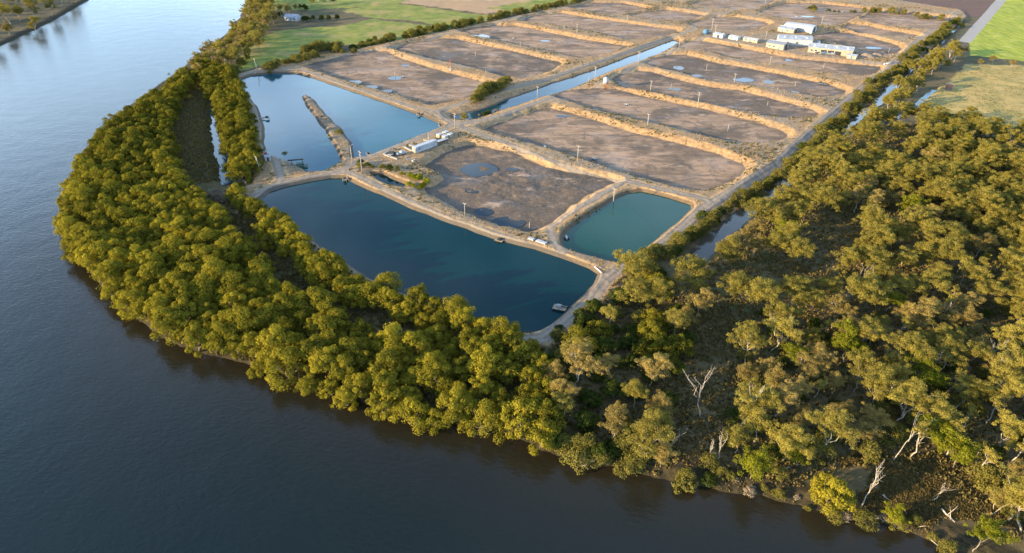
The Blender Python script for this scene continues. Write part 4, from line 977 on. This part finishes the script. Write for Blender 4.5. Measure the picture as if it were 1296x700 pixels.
# power poles ------------------------------------------------------------------
def pole(px, yb, yt, label, kind='cross', zg=Z_FLOOR, cat='power pole', group='poles of the pond farm', lean=0):
    x, y, z = gp(px, yb, zg); h = height_at(px, yb, yt, z); r0 = .16 if h > 6 else .12
    e = tag(empty({'cross':'power_pole','post':'marker_post','lamp':'light_pole','tee':'power_pole'}[kind], (x, y, z), R(40)), label, cat, group)
    MB().tube([(0,0,-.6),(lean*.5,0,h*.5),(lean,0,h)], [r0*1.25, r0*1.05, r0*.85], 7).build('shaft', P_POLE, e)
    if kind in ('cross', 'tee'):
        L = min(1.3, h*.16)
        b = MB().box(lean-.07, -L, h*.93, lean+.07, L, h*.93+.16)
        if kind == 'cross' and h > 8: b.box(lean-.07, -L*.8, h*.80, lean+.07, L*.8, h*.80+.14)
        c = b.build('crossarm', P_TIMBER, e)
        for s_ in (-1, 0, 1): MB().cyl(lean, s_*L*.8, h*.93+.16, h*.93+.42, .07, 6).build('insulator', P_WHITE, c)
        if kind == 'cross': MB().box(.12, -.18, h*.45, .42, .18, h*.45+.55).build('switch_box', P_STEEL, e)
    if kind == 'lamp':
        MB().tube([(lean,0,h*.97),(lean+.9,0,h*1.0)], .05, 5).build('bracket', P_STEEL, e); MB().box(lean+.7,-.16,h*1.0-.05,lean+1.4,.16,h*1.0+.10).build('lamp_head', P_WHITE, e)
    return e
for a in (
 (446,206,184,'tall pale light pole at the foot of the spit','lamp',3.3), (458.5,219,191,'tall bare pole at the corner of the deep blue pond','cross',3.3),
 (576,163,143,'power pole at the canal head beside the stored cream bins','cross',3.3), (588.5,273,257,'T-shaped pole on the bank between blue pond and muddy pond','tee',3.3),
 (543,184,168,'slim pole behind the white storage container','post',3.3), (670,291,281,'short white post in the wet corner of the muddy pond','post',.9),
 (731,204,184,'power pole in the drained pond beside the muddy pond bank','cross',.9), (776.5,255,236,'power pole at the left shore of the green pond','cross',1.8),
 (819.5,160,144,'power pole on the bank between the two nearest long drained ponds','cross',3.3), (883,134,113,'tallest power pole on the bank right of the tank tower','cross',3.3),
 (823,117,102,'power pole at the near end of the third long drained pond','cross',.9), (849,113,105,'thin post beside the puddle of the third long pond','post',.9),
 (971,134,128,'short white post in the far part of the third long pond','post',.9), (921,166,157,'short post at the middle of the second long pond','post',.9),
 (929,106,93,'power pole between the puddles right of the canal','cross',.9), (894,89,81,'thin post in the fourth long pond','post',.9),
 (974,83,72,'power pole in the long pond before the cabins','cross',.9), (753,101,84,'power pole at the canal edge left of the tank tower','cross',2.5),
 (807.5,83,65,'power pole at the middle of the canal','cross',2.5), (859,63,47,'power pole at the far end of the canal','cross',3.3),
 (745,105,97,'thin post at the canal edge below the power pole','post',2.5), (680,124,109,'power pole standing in the near half of the canal','cross',1.0),
 (900,43,23,'tall power pole left of the white cabins','cross',3.3), (904.5,45,31,'shorter power pole of the pair beside the cabins','cross',3.3),
 (968,6,-2,'pole in the drained pond at the top edge','cross',.9), (730,43,31,'power pole in the fourth drained pond left of the canal','cross',.9), (714,37,30,'thin post in the fourth drained pond left of the canal','post',.9),
 (658.5,63,55,'pole in the third drained pond left of the canal','cross',.9), (794,26,17,'pole on the bank of the small pond beyond the canal','cross',3.3),
 (1039.5,31,21,'pole right of the round-roofed shed','cross',.9), (969,49,40,'pole left of the gabled shed','cross',3.3), (1042,86,80,'short post in the long pond before the long shed','post',.9),
 (1006,110,103,'short post in the right half of the fourth long pond','post',.9), (1124.5,67,61,'white post in the grey pond behind the long shed','post',.9),
 (326,89,74,'leaning pale pole at the meadow edge by the pale pond','cross',2.5), (602,72,65,'short post in the second drained pond left of the canal','post',.9),
 (615,94,87,'post on the bank between first and second drained ponds','post',2.5), (679.5,124,110,'','post',.9), (500,97,90,'short post beside the round puddle of the first drained pond','post',.9),
 (330.5,219,197,'leaning pole beside the gravel track left of the point','cross',3.0,), (455,107,101,'short white stake beside the long puddles of the first drained pond','post',.9),
 (940,47,44,'thin post between the white cabins','post',3.3)):
    if a[3]: pole(a[0], a[1], a[2], a[3], a[4], a[5], lean=-.9 if 'leaning' in a[3] else 0)
# red and white beacon on the bank
x, y, z = gp(570, 88); h = height_at(570, 88, 74, z); e = tag(empty('beacon_mast', (x, y, z)), 'red and white beacon mast on the bank of the drained ponds', 'mast')
MB().tube([(0,0,-.3),(0,0,h*.4)], .16, 7).build('lower_mast', P_WHITE, e); MB().tube([(0,0,h*.4),(0,0,h)], .13, 7).build('upper_mast', P_RED, e)
MB().box(-.5,-.5,0,.5,.5,1.0).build('base_box', P_WHITE, e); MB().box(-.4,-.06,h*.75,.4,.06,h*.75+.5).build('marker_board', P_RED, e)

# the yard beside the muddy pond -------------------------------------------------
(x, y, z), rz, L = ground_frame((526.5,194.5), (553.5,184.5), 3.3)
e = tag(empty('storage_container', (x, y, z), rz), 'long white storage container in the yard beside the muddy pond', 'container'); W_, H_ = 2.6, 2.9
MB().bevel_box(0,0,.12,L,W_,H_,.04).build('body', P_WHITE, e)
b = MB()
for k in range(int(L/.45)): b.box(.15+k*.45,-.035,.3,.15+k*.45+.2,-.002,H_-.25)
b.build('wall_ribs', P_WHITE, e)
MB().box(-.06,.2,.3,-.003,1.25,2.7).box(-.06,1.35,.3,-.003,2.4,2.7).build('end_doors', P_CREAM, e)
w_ = MB().box(1.6,-.07,1.4,2.6,-.04,2.2).build('window', P_BLUE, e)
MB().box(.0,0,-.3,.3,W_,.118).box(L-.3,0,-.3,L,W_,.118).box(L*.5-.15,0,-.3,L*.5+.15,W_,.118).build('skids', P_TIMBER, e)
def local(p, rot, off):
    c, s_ = math.cos(rot), math.sin(rot); return (p[0]+c*off[0]-s_*off[1], p[1]+s_*off[0]+c*off[1])
def bin_(px, py, label, w=2.6, d=2.2, h=1.5):
    x, y, z = gp(px, py, 3.3); e = tag(empty('storage_bin', (x, y, z), rz+.1), label, 'bin', 'cream bins at the canal head')
    t = .1
    MB().box(-w/2,-d/2,.15,w/2,-d/2+t,h).box(-w/2,d/2-t,.15,w/2,d/2,h).box(-w/2,-d/2+t,.15,-w/2+t,d/2-t,h).box(w/2-t,-d/2+t,.15,w/2,d/2-t,h).box(-w/2,-d/2,.05,w/2,d/2,.149).build('shell', P_CREAM, e)
    MB().bevel_box(-w/2-.08,-d/2-.08,h+.003,w/2+.08,d/2+.08,h+.22,.1).build('lid', P_WHITE, e)
    for s_ in (-1,1): MB().box(-w/2+.1,s_*d*.32-.12,-.2,w/2-.1,s_*d*.32+.12,.048).build('skid', P_TIMBER, e)
bin_(556.5,173.5,'cream storage bin nearest the white container'); bin_(564,170.5,'cream storage bin at the back of the group by the canal head')
bin_(563.5,175.5,'cream storage bin in front of the dark trailer group'); bin_(570,173,'cream storage bin farthest right, beside the power pole')
# flat trailer
x, y, z = gp(560, 179, 3.3); e = tag(empty('flatbed_trailer', (x, y, z), rz), 'dark flatbed trailer parked in front of the cream bins', 'trailer')
MB().bevel_box(-3.2,-1.1,.75,3.2,1.1,.98,.04).build('deck', P_STEEL, e); MB().tube([(3.2,0,.7),(4.6,0,.55)], .08, 6).build('drawbar', P_BLACK, e)
def wheel(e, x, y, r_=.36, w=.24):
    o = MB().tube([(x,y-w/2,r_),(x,y+w/2,r_)], r_, 14).build('wheel', P_BLACK, e); MB().tube([(x,y-w/2-.01,r_),(x,y+w/2+.01,r_)], r_*.5, 10).build('rim', P_STEEL, o)
for xx in (-.8,.2):
    for yy in (-1.0,1.0): wheel(e, xx, yy)
def ute(px, py, rot, label, paint, tray=True, zg=3.3, group='parked utes'):
    x, y, z = gp(px, py, zg); e = tag(empty('parked_ute', (x, y, z), rot), label, 'ute', group)
    MB().bevel_box(-2.5,-.9,.42,2.5,.9,.98,.10).build('body', paint, e)
    c = MB().add([(-.5,-.82,.97),(1.45,-.82,.97),(1.45,.82,.97),(-.5,.82,.97),(-.3,-.70,1.68),(.75,-.70,1.68),(.75,.70,1.68),(-.3,.70,1.68)],
        [(0,3,2,1),(4,5,6,7),(0,1,5,4),(1,2,6,5),(2,3,7,6),(3,0,4,7)]).build('cabin', paint, e)
    MB().add([(.80,-.64,1.62),(.80,.64,1.62),(1.44,.74,1.02),(1.44,-.74,1.02),(.84,-.64,1.64),(.84,.64,1.64),(1.48,.74,1.04),(1.48,-.74,1.04)],
        [(0,1,2,3),(7,6,5,4),(0,4,5,1),(1,5,6,2),(2,6,7,3),(3,7,4,0)]).build('windscreen', P_GLASS, c)
    if tray: MB().box(-2.5,-.95,.985,-.6,.95,1.05).box(-2.5,-.95,1.05,-.6,-.9,1.3).box(-2.5,.9,1.05,-.6,.95,1.3).box(-2.5,-.9,1.05,-2.45,.9,1.3).build('tray', P_STEEL, e)
    for xx in (-1.5,1.55):
        for yy in (-.82,.82): wheel(e, xx, yy)
    return e
ute(497.5,197,rz+.2,'dark ute parked inside the pale beam frame of the yard', P_BLACK); ute(508,195.5,rz-.1,'white ute parked between beam frame and white container', P_WHITE)
ute(1036,67.5,rz-.9,'dark ute, left one of those before the long shed', P_BLACK); ute(1043,68.5,rz-.9,'blue ute before the long shed', P_BLUE); ute(1052,69.5,rz-.9,'silver ute nearest the open end of the long shed', P_STEEL)
# pale beams and pallets
def beam(p0, p1, label, w=.7, h=.7, mat=None, zg=3.3):
    (x, y, z), r_, L = ground_frame(p0, p1, zg); e = tag(empty('concrete_beam', (x, y, z), r_), label, 'beam', 'pale beams lying in the yard')
    MB().bevel_box(0,-w/2,.1,L,w/2,h,.05).build('beam_body', mat or P_CONC, e)
    for u in (.15,.85): MB().box(L*u-.15,-w*.6,-.3,L*u+.15,w*.6,.098).build('bearer', P_TIMBER, e)
beam((486.5,196.5),(503,202),'long pale beam along the front of the yard beside the dark ute'); beam((486,196),(493,191.5),'short pale beam at the left end of the yard')
beam((512,187),(526,194),'pale beam running towards the left end of the white container'); beam((518,184.5),(531,188.5),'pale beam behind the white container, left part')
beam((536,178),(548,180),'pale beam behind the right end of the white container')
def pallet_stack(px, py, n, label, zg=3.3):
    x, y, z = gp(px, py, zg); e = tag(empty('pallet_stack', (x, y, z), rz+random.uniform(-.3,.3)), label, 'pallets', 'pallet stacks in the yard')
    for k in range(n):
        b = MB(); z0 = k*.19
        for j in (-.55,0,.55): b.box(-.6,j-.05,z0,.6,j+.05,z0+.10)
        for j in range(6): b.box(-.6+j*.22,-.6,z0+.102,-.6+j*.22+.14,.6,z0+.135)
        b.build('pallet', P_TIMBER, e)
pallet_stack(531,183,6,'tallest pallet stack, behind the middle of the white container'); pallet_stack(538,183,4,'pallet stack behind the right half of the white container'); pallet_stack(545,178.5,5,'pallet stack beside the slim pole of the yard')
pallet_stack(524,188,3,'low pallet stack at the left end of the white container'); pallet_stack(514,200,3,'low pallet stack on the grass in front of the white ute')
def crate(px, py, label, w=1.1, h=.9, mat=None, rot=0, zg=3.3, group='crates lying in the yard'):
    x, y, z = gp(px, py, zg); e = tag(empty('crate', (x, y, z), rot), label, 'crate', group)
    b = MB(); b.box(-w/2,-w*.4,.0,w/2,w*.4,.08)
    for k in range(3):
        z0 = .1+k*h/3; z1 = z0+h/3-.05
        b.box(-w/2,-w*.4,z0,w/2,-w*.4+.05,z1).box(-w/2,w*.4-.05,z0,w/2,w*.4,z1).box(-w/2,-w*.4+.05,z0,-w/2+.05,w*.4-.05,z1).box(w/2-.05,-w*.4+.05,z0,w/2,w*.4-.05,z1)
    b.build('slats', mat or P_TIMBER, e); MB().box(-w/2+.06,-w*.4+.06,.1,w/2-.06,w*.4-.06,h*.8).build('contents', P_CONC, e)
crate(517,202.5,'grey crate on the grass right of the beam frame',1.4,.8,P_STEEL,.3); crate(523,204,'small pale crate on the grass below the white container',1.2,.7,P_WHITE,.9); crate(529,203.5,'dark crate on the grass below the window of the white container',1.2,.8,P_TIMBER,.2)
crate(549,181.5,'timber crate at the right end of the white container',1.3,1.0)
# white sheet stacks on the bank
def sheets(p0, p1, label):
    (x, y, z), r_, L = ground_frame(p0, p1, 3.3); e = tag(empty('sheet_stack', (x, y, z+.02), r_), label, 'boards', 'white board stacks')
    for k in range(3): MB().box(k*.08,-.75+k*.05,.12+k*.16,L-k*.1,.75-k*.04,.12+k*.16+.13).build('board', P_WHITE, e)
    for u in (.1,.5,.9): MB().box(L*u-.1,-.7,-.25,L*u+.1,.7,.118).build('bearer', P_TIMBER, e)
sheets((669,302),(676,304.5),'short stack of white boards on the bank beside the green verge'); sheets((679,305),(691.5,309.5),'long stack of white boards on the bank beside the green verge')
def pipe(p0, p1, label, r_, mat, zg=3.3, dz=.2):
    a = gp(*p0, zg); b = gp(*p1, zg); e = tag(empty('pipe', a), label, 'pipe')
    d = (b[0]-a[0], b[1]-a[1], b[2]-a[2])
    MB().tube([(0,0,dz),(d[0]*.5,d[1]*.5,d[2]*.5+dz+.05),(d[0],d[1],d[2]+dz)], r_, 8).build('pipe_run', mat, e); MB().tube([(d[0]*.02,d[1]*.02,dz),(-d[0]*.02,-d[1]*.02,dz)], r_*1.5, 8).build('flange', P_STEEL, e)
pipe((753,337),(761,347),'pale pinkish pipe lying across the bank at the blue pond corner', .22, P_PINK, dz=.5)
pipe((795,325),(803,320),'short timber-coloured pipe running down into the green pond corner', .16, P_CREAM, 2.5, .3); pipe((804,319),(811,314),'second pale pipe at the near corner of the green pond', .14, P_CREAM, 2.5, .3)
pipe((1119,81),(1131,80),'white culvert pipe beside the ring track near the long shed', .55, P_WHITE, dz=.5)
# pump barge, rafts and jetty ------------------------------------------------------
def at_water(px, py, z): x, y = at(px, py, z); return (x, y, z)
e = tag(empty('pump_barge', at_water(378, 212, 1.7), R(15)), 'dark green pump barge with hoist moored at the point', 'barge')
MB().bevel_box(-4,-1.9,-.3,4,1.9,.55,.12).build('hull', P_GREENP, e)
MB().bevel_box(-.8,-1.2,.552,2.6,1.2,2.0,.15).build('pump_house', P_GREENP, e)
MB().tube([(-2.6,0,.5),(-2.6,0,3.6)], .14, 6).tube([(2.0,0,1.9),(2.0,0,3.6)], .12, 6).build('gantry_post', P_BLACK, e); MB().box(-4.2,-.5,3.6,2.6,.5,3.9).build('gantry_deck', P_BLACK, e)
MB().tube([(-4,.8,.6),(-5.6,1.2,.9),(-7.2,1.0,1.6)], .18, 7).build('discharge_pipe', P_BLACK, e)
for s_ in (-1,1): MB().tube([(-3.8,s_*1.8,.5),(-3.8,s_*1.8,1.4),(3.8,s_*1.8,1.4),(3.8,s_*1.8,.5)], .05, 5).build('railing', P_STEEL, e)
e = tag(empty('pump_raft', at_water(708.5, 391, 1.6), R(-20)), 'small dark pump raft with pale engine moored at the curved bank', 'raft')
MB().tube([(-2.2,-1,.1),(2.2,-1,.1)], .35, 10).build('float', P_BLACK, e); MB().tube([(-2.2,1,.1),(2.2,1,.1)], .35, 10).build('float', P_BLACK, e)
MB().box(-2.1,-1.3,.46,2.1,1.3,.6).build('deck', P_TIMBER, e); MB().bevel_box(-1.1,-.6,.602,.6,.6,1.5,.15).build('engine_box', P_CONC, e); MB().tube([(1.3,0,.6),(1.3,0,2.3)], .07, 6).build('exhaust', P_BLACK, e)
MB().tube([(.6,.2,1.0),(2.4,.4,.8),(3.6,.4,1.2)], .14, 6).build('hose', P_BLACK, e)
e = tag(empty('pump_raft', at_water(632, 305, 1.6), R(-30)), 'dark pump raft at the far bank of the deep blue pond', 'raft')
MB().tube([(-1.8,-.7,.05),(1.8,-.7,.05)], .3, 8).build('float', P_BLACK, e); MB().tube([(-1.8,.7,.05),(1.8,.7,.05)], .3, 8).build('float', P_BLACK, e)
MB().box(-1.6,-.9,.35,1.6,.9,.45).build('deck', P_TIMBER, e); MB().bevel_box(-.6,-.5,.452,.7,.5,1.2,.1).build('engine_box', P_BLACK, e)
def jetty(px, py, rot, L, label, z=1.7):
    e = tag(empty('jetty', at_water(px, py, z), rot), label, 'jetty', 'little jetties of the ponds')
    MB().box(-L*.55,-.7,.75,L*.5,.7,.9).build('deck', P_TIMBER, e)
    for u in (-.2,.45):
        for s_ in (-1,1): MB().cyl(L*u, s_*.55, -1.4, .748 if u < 0 else 1.5, .1, 6).build('pile', P_TIMBER, e) if u < 0 else MB().cyl(L*u, s_*.82, -1.4, 1.6, .1, 6).build('pile', P_TIMBER, e)
    MB().box(L*.12,-.4,.903,L*.4,.4,1.6).build('pump_box', P_BLACK, e)
jetty(335, 151, R(5), 5, 'small dark jetty on the left shore of the pale pond'); jetty(532, 146, R(230), 4, 'small dark jetty on the far right shore of the pale pond')
jetty(559, 160.5, R(200), 3, 'tiny jetty at the right corner of the pale pond'); jetty(467, 198, R(110), 3.5, 'small dark jetty beside the foot of the spit'); jetty(438, 228, R(260), 3.5, 'dark pump jetty at the top corner of the deep blue pond', 1.6)
# sluice / pump shed on the point
x, y, z = gp(339.5, 203, 3.2); e = tag(empty('pump_shed', (x, y, z), R(20)), 'small white pump shed with raised tank on the point', 'pump shed')
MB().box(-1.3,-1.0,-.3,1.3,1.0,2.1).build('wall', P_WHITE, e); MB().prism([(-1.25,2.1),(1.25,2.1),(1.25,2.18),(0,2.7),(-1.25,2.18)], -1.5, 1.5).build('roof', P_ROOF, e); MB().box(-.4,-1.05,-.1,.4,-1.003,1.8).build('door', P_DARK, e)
x, y, z = gp(337, 199, 3.2); e = tag(empty('sign_board', (x, y, z), R(20)), 'white and red board on two posts behind the pump shed', 'board')
MB().box(-.9,-.05,1.2,.9,.05,3.4).build('board', P_WHITE, e); MB().box(-.6,-.09,1.5,.6,-.053,2.3).build('red_panel', P_RED, e)
for s_ in (-1,1): MB().tube([(s_*.7,.12,-.3),(s_*.7,.12,3.4)], .06, 5).build('post', P_STEEL, e)
# aerators: floats with paddles left in ponds, one buoy line
def aerator(px, py, label, zg=Z_FLOOR, zfix=None):
    x, y, z = gp(px, py, zg)
    if zfix is not None: x, y, z = at_water(px, py, zfix)
    e = tag(empty('aerator', (x, y, z+.15), R(random.uniform(0, 90))), label, 'aerator', 'paddle aerators left in the ponds')
    for s_ in (-1,1): MB().bevel_box(-1.0,s_*.65-.18,-.1,1.0,s_*.65+.18,.25,.06).build('float', P_BLUE if s_ > 0 else P_BLACK, e)
    MB().box(-.3,-.45,.2,.3,.45,.55).build('motor', P_STEEL, e)
    for s_ in (-1,1):
        b = MB()
        for k in range(6):
            a = k*math.pi/3; b.box(-.03+.0,s_*1.05-.2,.25,.03,s_*1.05+.2,.3).tube([(0,s_*1.05,.3),(.5*math.cos(a),s_*1.05,.3+.5*math.sin(a))], .06, 4)
        b.build('paddle', P_WHITE, e)
for a in ((752,202,'pale aerator on the floor of the big drained pond'),(754,140.5,'aerator near the foot of the bank in the second long pond'),(793,133,'small aerator in the near part of the second long pond'),(840,66,'dark aerator at the canal side'),
   (690,188,'aerator near the bank of the muddy pond'),(510,98,'aerator beside the round puddle of the first drained pond'),(650,49,'aerator in the third drained pond left of the canal'),(1200,31,'aerator in the farthest right pond'),(1066,16,'rusty machine in the far upper pond')):
    aerator(a[0], a[1], a[2])
aerator(717, 302, 'small white aerator floating at the left shore of the green pond', zfix=1.62)
# rope across the green pond
a = at_water(790, 253, 1.75); b = at_water(836, 297, 1.75); e = MB()
e.tube([(a[0]+(b[0]-a[0])*k/12+.25*math.sin(k), a[1]+(b[1]-a[1])*k/12, 1.63+.02*math.sin(k*2.1)) for k in range(13)], .018, 5)
tag(e.build('float_line', P_GREENP), 'thin pale float line stretched across the green pond', 'rope')
# culvert bridge over the creek head
a = gp(1150, 79, 2.5); b = gp(1167, 77, 2.5); rot = math.atan2(b[1]-a[1], b[0]-a[0]); L = math.hypot(b[0]-a[0], b[1]-a[1])
e = tag(empty('creek_bridge', (a[0], a[1], 2.6), rot), 'low dark bridge over the far end of the creek', 'bridge')
MB().box(0,-2,.0,L,2,.35).build('deck', P_TIMBER, e)
for s_ in (-1,1): MB().box(0,s_*1.9-.1,.353,L,s_*1.9+.1,.9).build('rail', P_TIMBER, e)
for u in (.25,.75): MB().box(L*u-.2,-1.8,-2.6,L*u+.2,1.8,-.003).build('pier', P_CONC, e)
# heaps of earth in the shed yard
def heap(px, py, rr, h, label, zg=Z_CREST):
    x, y, z = gp(px, py, zg); n = 14; vs = [(0,0,h)]; fs = []
    for j, (q, hh) in enumerate(((.35,.78),(.7,.34),(1.05,-.15))):
        for k in range(n):
            a = 2*math.pi*k/n; s_ = q*rr*(1+.25*math.sin(3*a+px)+random.uniform(-.1,.1)); vs.append((s_*math.cos(a), s_*math.sin(a), h*hh*random.uniform(.85,1.15)))
    fs += [(0,1+k,1+(k+1)%n) for k in range(n)]
    for j in range(2): fs += [(1+j*n+k,1+(j+1)*n+k,1+(j+1)*n+(k+1)%n,1+j*n+(k+1)%n) for k in range(n)]
    o = MB().add(vs, fs, True).build('earth_heap', P_EARTH); o.location = (x, y, z); tag(o, label, 'heap', 'earth heaps in the farm yard')
heap(1096,71.5,5,2.2,'tan earth heap right of the flat shed'); heap(1109,69.5,4,1.4,'low dark earth heap in the grey pond'); heap(1117,67.5,3.5,1.2,'smallest earth heap farthest right in the farm yard'); heap(1006,60.5,2.5,1.0,'low earth heap before the gabled shed')

# dead timber ----------------------------------------------------------------------
def dead(px, py, H, label, seed, spread=.35, lean=(0,0), fork=.45, n=5, name='dead_tree', zg=1.5, thick=1.0):
    r = np.random.default_rng(seed); x, y, z = gp(px, py, zg); e = tag(empty(name, (x, y, max(z, 0)), 0), label, 'dead tree')
    top = np.array((lean[0]*H, lean[1]*H, H*fork)); tk = .0085*H*thick+.035
    MB().tube(bent((0,0,-.5), top, r, 4, .05), [tk*1.4, tk, tk*.85, tk*.7, tk*.55], 7).build('trunk', B_DEAD, e)
    for k in range(n):
        a = 2*math.pi*k/n+r.normal()*.5; h0 = top*r.uniform(.7, 1.0); q = top+np.array((lean[0]*H*.6+spread*H*math.cos(a)*r.uniform(.3,1), lean[1]*H*.6+spread*H*math.sin(a)*r.uniform(.3,1), (1-fork)*H*r.uniform(.5,1)))
        b = MB(); L_ = bent(h0, q, r, 3, .08); b.tube(L_, [tk*.55,tk*.42,tk*.3,tk*.12], 6)
        for j in range(5):
            s0 = L_[1]+(q-L_[1])*r.uniform(.1, .95); dq = (q-h0)/np.linalg.norm(q-h0); b.tube(bent(s0, s0+(dq*.9+r.normal(size=3)*.5)*H*.075, r, 2, .1), [tk*.2,tk*.13,tk*.05], 4)
        b.build('branch', B_DEAD, e)
for a in ((886,528,15,'tall bleached dead tree with twisted limbs in the dark clearing',1,.34,(-.05,.1)),(941,538,15,'dead forked trunk left of the woodland edge',2,.22,(.05,0)),(897,584,8,'thin bare snag, left of the pair on the bare bank',3,.06,(0,0)),
   (908,584,9.5,'thin bare snag with a stubby fork, right of the pair',4,.15,(0,0)),(1090,640,13.5,'tall white snag with raised arms at the water edge',5,.14,(.05,0)),(848,578,8,'dead grey tree with spreading limbs on the point',6,.55,(-.05,.05)),
   (1128,585,11,'leaning dead trunk under the bright green tree',7,.25,(.45,.3)),(1180,632,5,'low twisted white dead branch standing on the bare bank',8,.5,(.25,0)),(1252,652,9,'arching white dead limb at the right edge of the bare bank',9,.5,(.55,.1)),
   (1086,372,12,'bare white tree in the middle of the woodland',10,.3,(0,0)),(1060,395,11,'pale dead tree left of the bare white one in the woodland',11,.3,(.1,0)),(985,440,13,'bleached dead tree behind the clearing of the woodland',12,.28,(-.1,0)),
   (735,590,4,'small grey dead bush leaning into the water',13,.5,(.2,-.2)),(1160,480,11,'pale leafless tree among brownish crowns to the right',14,.32,(.1,0)),(270,252,5,'pale leafless tree at the lower end of the marsh',15,.45,(0,0)),(1240,470,12,'grey dead tree near the right edge of the woodland',16,.3,(0,0))):
    dead(a[0], a[1], a[2], a[3], a[4], a[5], a[6], thick=1.0 if a[2] > 6 else 1.4)
def log(p0, p1, label, r_=.25, zg=1.5):
    a = gp(*p0, zg); b = gp(*p1, zg); e = tag(empty('fallen_trunk', a), label, 'fallen trunk', 'fallen trunks on the bare bank'); rr = np.random.default_rng(int(p0[0]))
    d = np.array(b)-np.array(a)
    MB().tube(bent((0,0,.2), (d[0], d[1], d[2]+.25), rr, 5, .03), [r_,r_*.95,r_*.9,r_*.75,r_*.6,r_*.35], 7).build('trunk', B_DEAD, e)
    for k in range(3):
        u = .45+.2*k; s0 = d*u+np.array((0,0,.3)); MB().tube(bent(s0, s0+rr.normal(size=3)*1.0+np.array((0,0,.8)), rr, 2), [r_*.35,r_*.25,r_*.1], 5).build('branch', B_DEAD, e)
log((1117,627),(1187,690),'long fallen white trunk sloping from the bare bank into the water'); log((1191,645),(1208,662),'short fallen trunk in the middle of the bare bank'); log((1102,652),(1122,660),'fallen branch at the water edge below the white snag', .16)
log((985,600),(1008,588),'grey fallen branch beside the golden spreading tree', .18)
# ------------------------------------------------------------------ daylight
SUN_EL, SUN_AZ = R(12), math.atan2(-.92, -.38)     # azimuth as atan2(x, y) of the direction to the sun
w = bpy.data.worlds.new('World'); sc.world = w; w.use_nodes = True
nt = w.node_tree; bg = nt.nodes['Background']
sky = nt.nodes.new('ShaderNodeTexSky'); sky.sky_type = 'NISHITA'; sky.sun_disc = False
sky.sun_elevation = SUN_EL; sky.sun_rotation = SUN_AZ; sky.altitude = 100; sky.air_density = 1.0; sky.dust_density = .4; sky.ozone_density = 4.0
# thin bright cloud low in the sky, broken higher up
tc = nt.nodes.new('ShaderNodeTexCoord'); sep = nt.nodes.new('ShaderNodeSeparateXYZ'); nt.links.new(tc.outputs['Generated'], sep.inputs[0])
mp = nt.nodes.new('ShaderNodeMapping'); mp.inputs['Scale'].default_value = (1, 1, 3.2); nt.links.new(tc.outputs['Generated'], mp.inputs['Vector'])
cn = nt.nodes.new('ShaderNodeTexNoise'); cn.inputs['Scale'].default_value = 2.6; cn.inputs['Detail'].default_value = 6; cn.inputs['Roughness'].default_value = .6; nt.links.new(mp.outputs[0], cn.inputs['Vector'])
def wm(op, a, b):
    n = nt.nodes.new('ShaderNodeMath'); n.operation = op; n.use_clamp = op == 'MULTIPLY'
    for s_, v_ in zip(n.inputs, (a, b)):
        if isinstance(v_, float): s_.default_value = v_
        else: nt.links.new(v_, s_)
    return n.outputs[0]
def wr(v, a, b, c, d):
    n = nt.nodes.new('ShaderNodeMapRange'); n.interpolation_type = 'SMOOTHSTEP'; nt.links.new(v, n.inputs[0])
    for i_, q_ in enumerate((a, b, c, d)): n.inputs[1+i_].default_value = q_
    return n.outputs[0]
cov = wm('MULTIPLY', wr(cn.outputs[0], .30, .62, 0, 1), wr(sep.outputs[2], 0.06, .65, 1.0, .20))
mxs = nt.nodes.new('ShaderNodeMix'); mxs.data_type = 'RGBA'; nt.links.new(cov, mxs.inputs['Factor']); nt.links.new(sky.outputs[0], mxs.inputs[6]); mxs.inputs[7].default_value = (5.6, 7.4, 9.4, 1)
nt.links.new(mxs.outputs[2], bg.inputs[0]); bg.inputs[1].default_value = .15
sl = bpy.data.lights.new('sun', 'SUN'); sl.energy = 5.0; sl.angle = R(.5); sl.color = (1, .765, .43)
so = bpy.data.objects.new('sun', sl); COL.objects.link(so)
sd = (math.cos(SUN_EL)*math.sin(SUN_AZ), math.cos(SUN_EL)*math.cos(SUN_AZ), math.sin(SUN_EL))
so.rotation_euler = (math.pi/2-SUN_EL, 0, math.atan2(sd[1], sd[0])+math.pi/2)
so.location = (-300, -100, 200)
vs_ = sc.view_settings
vs_.view_transform = 'Standard'; vs_.look = 'None'; vs_.gamma = 1; vs_.use_curve_mapping = False; vs_.exposure = 1.6
sc.cycles.use_denoising = True
sc.cycles.max_bounces = 7; sc.cycles.diffuse_bounces = 4; sc.cycles.glossy_bounces = 2; sc.cycles.transmission_bounces = 3
sc.cycles.sample_clamp_indirect = 6
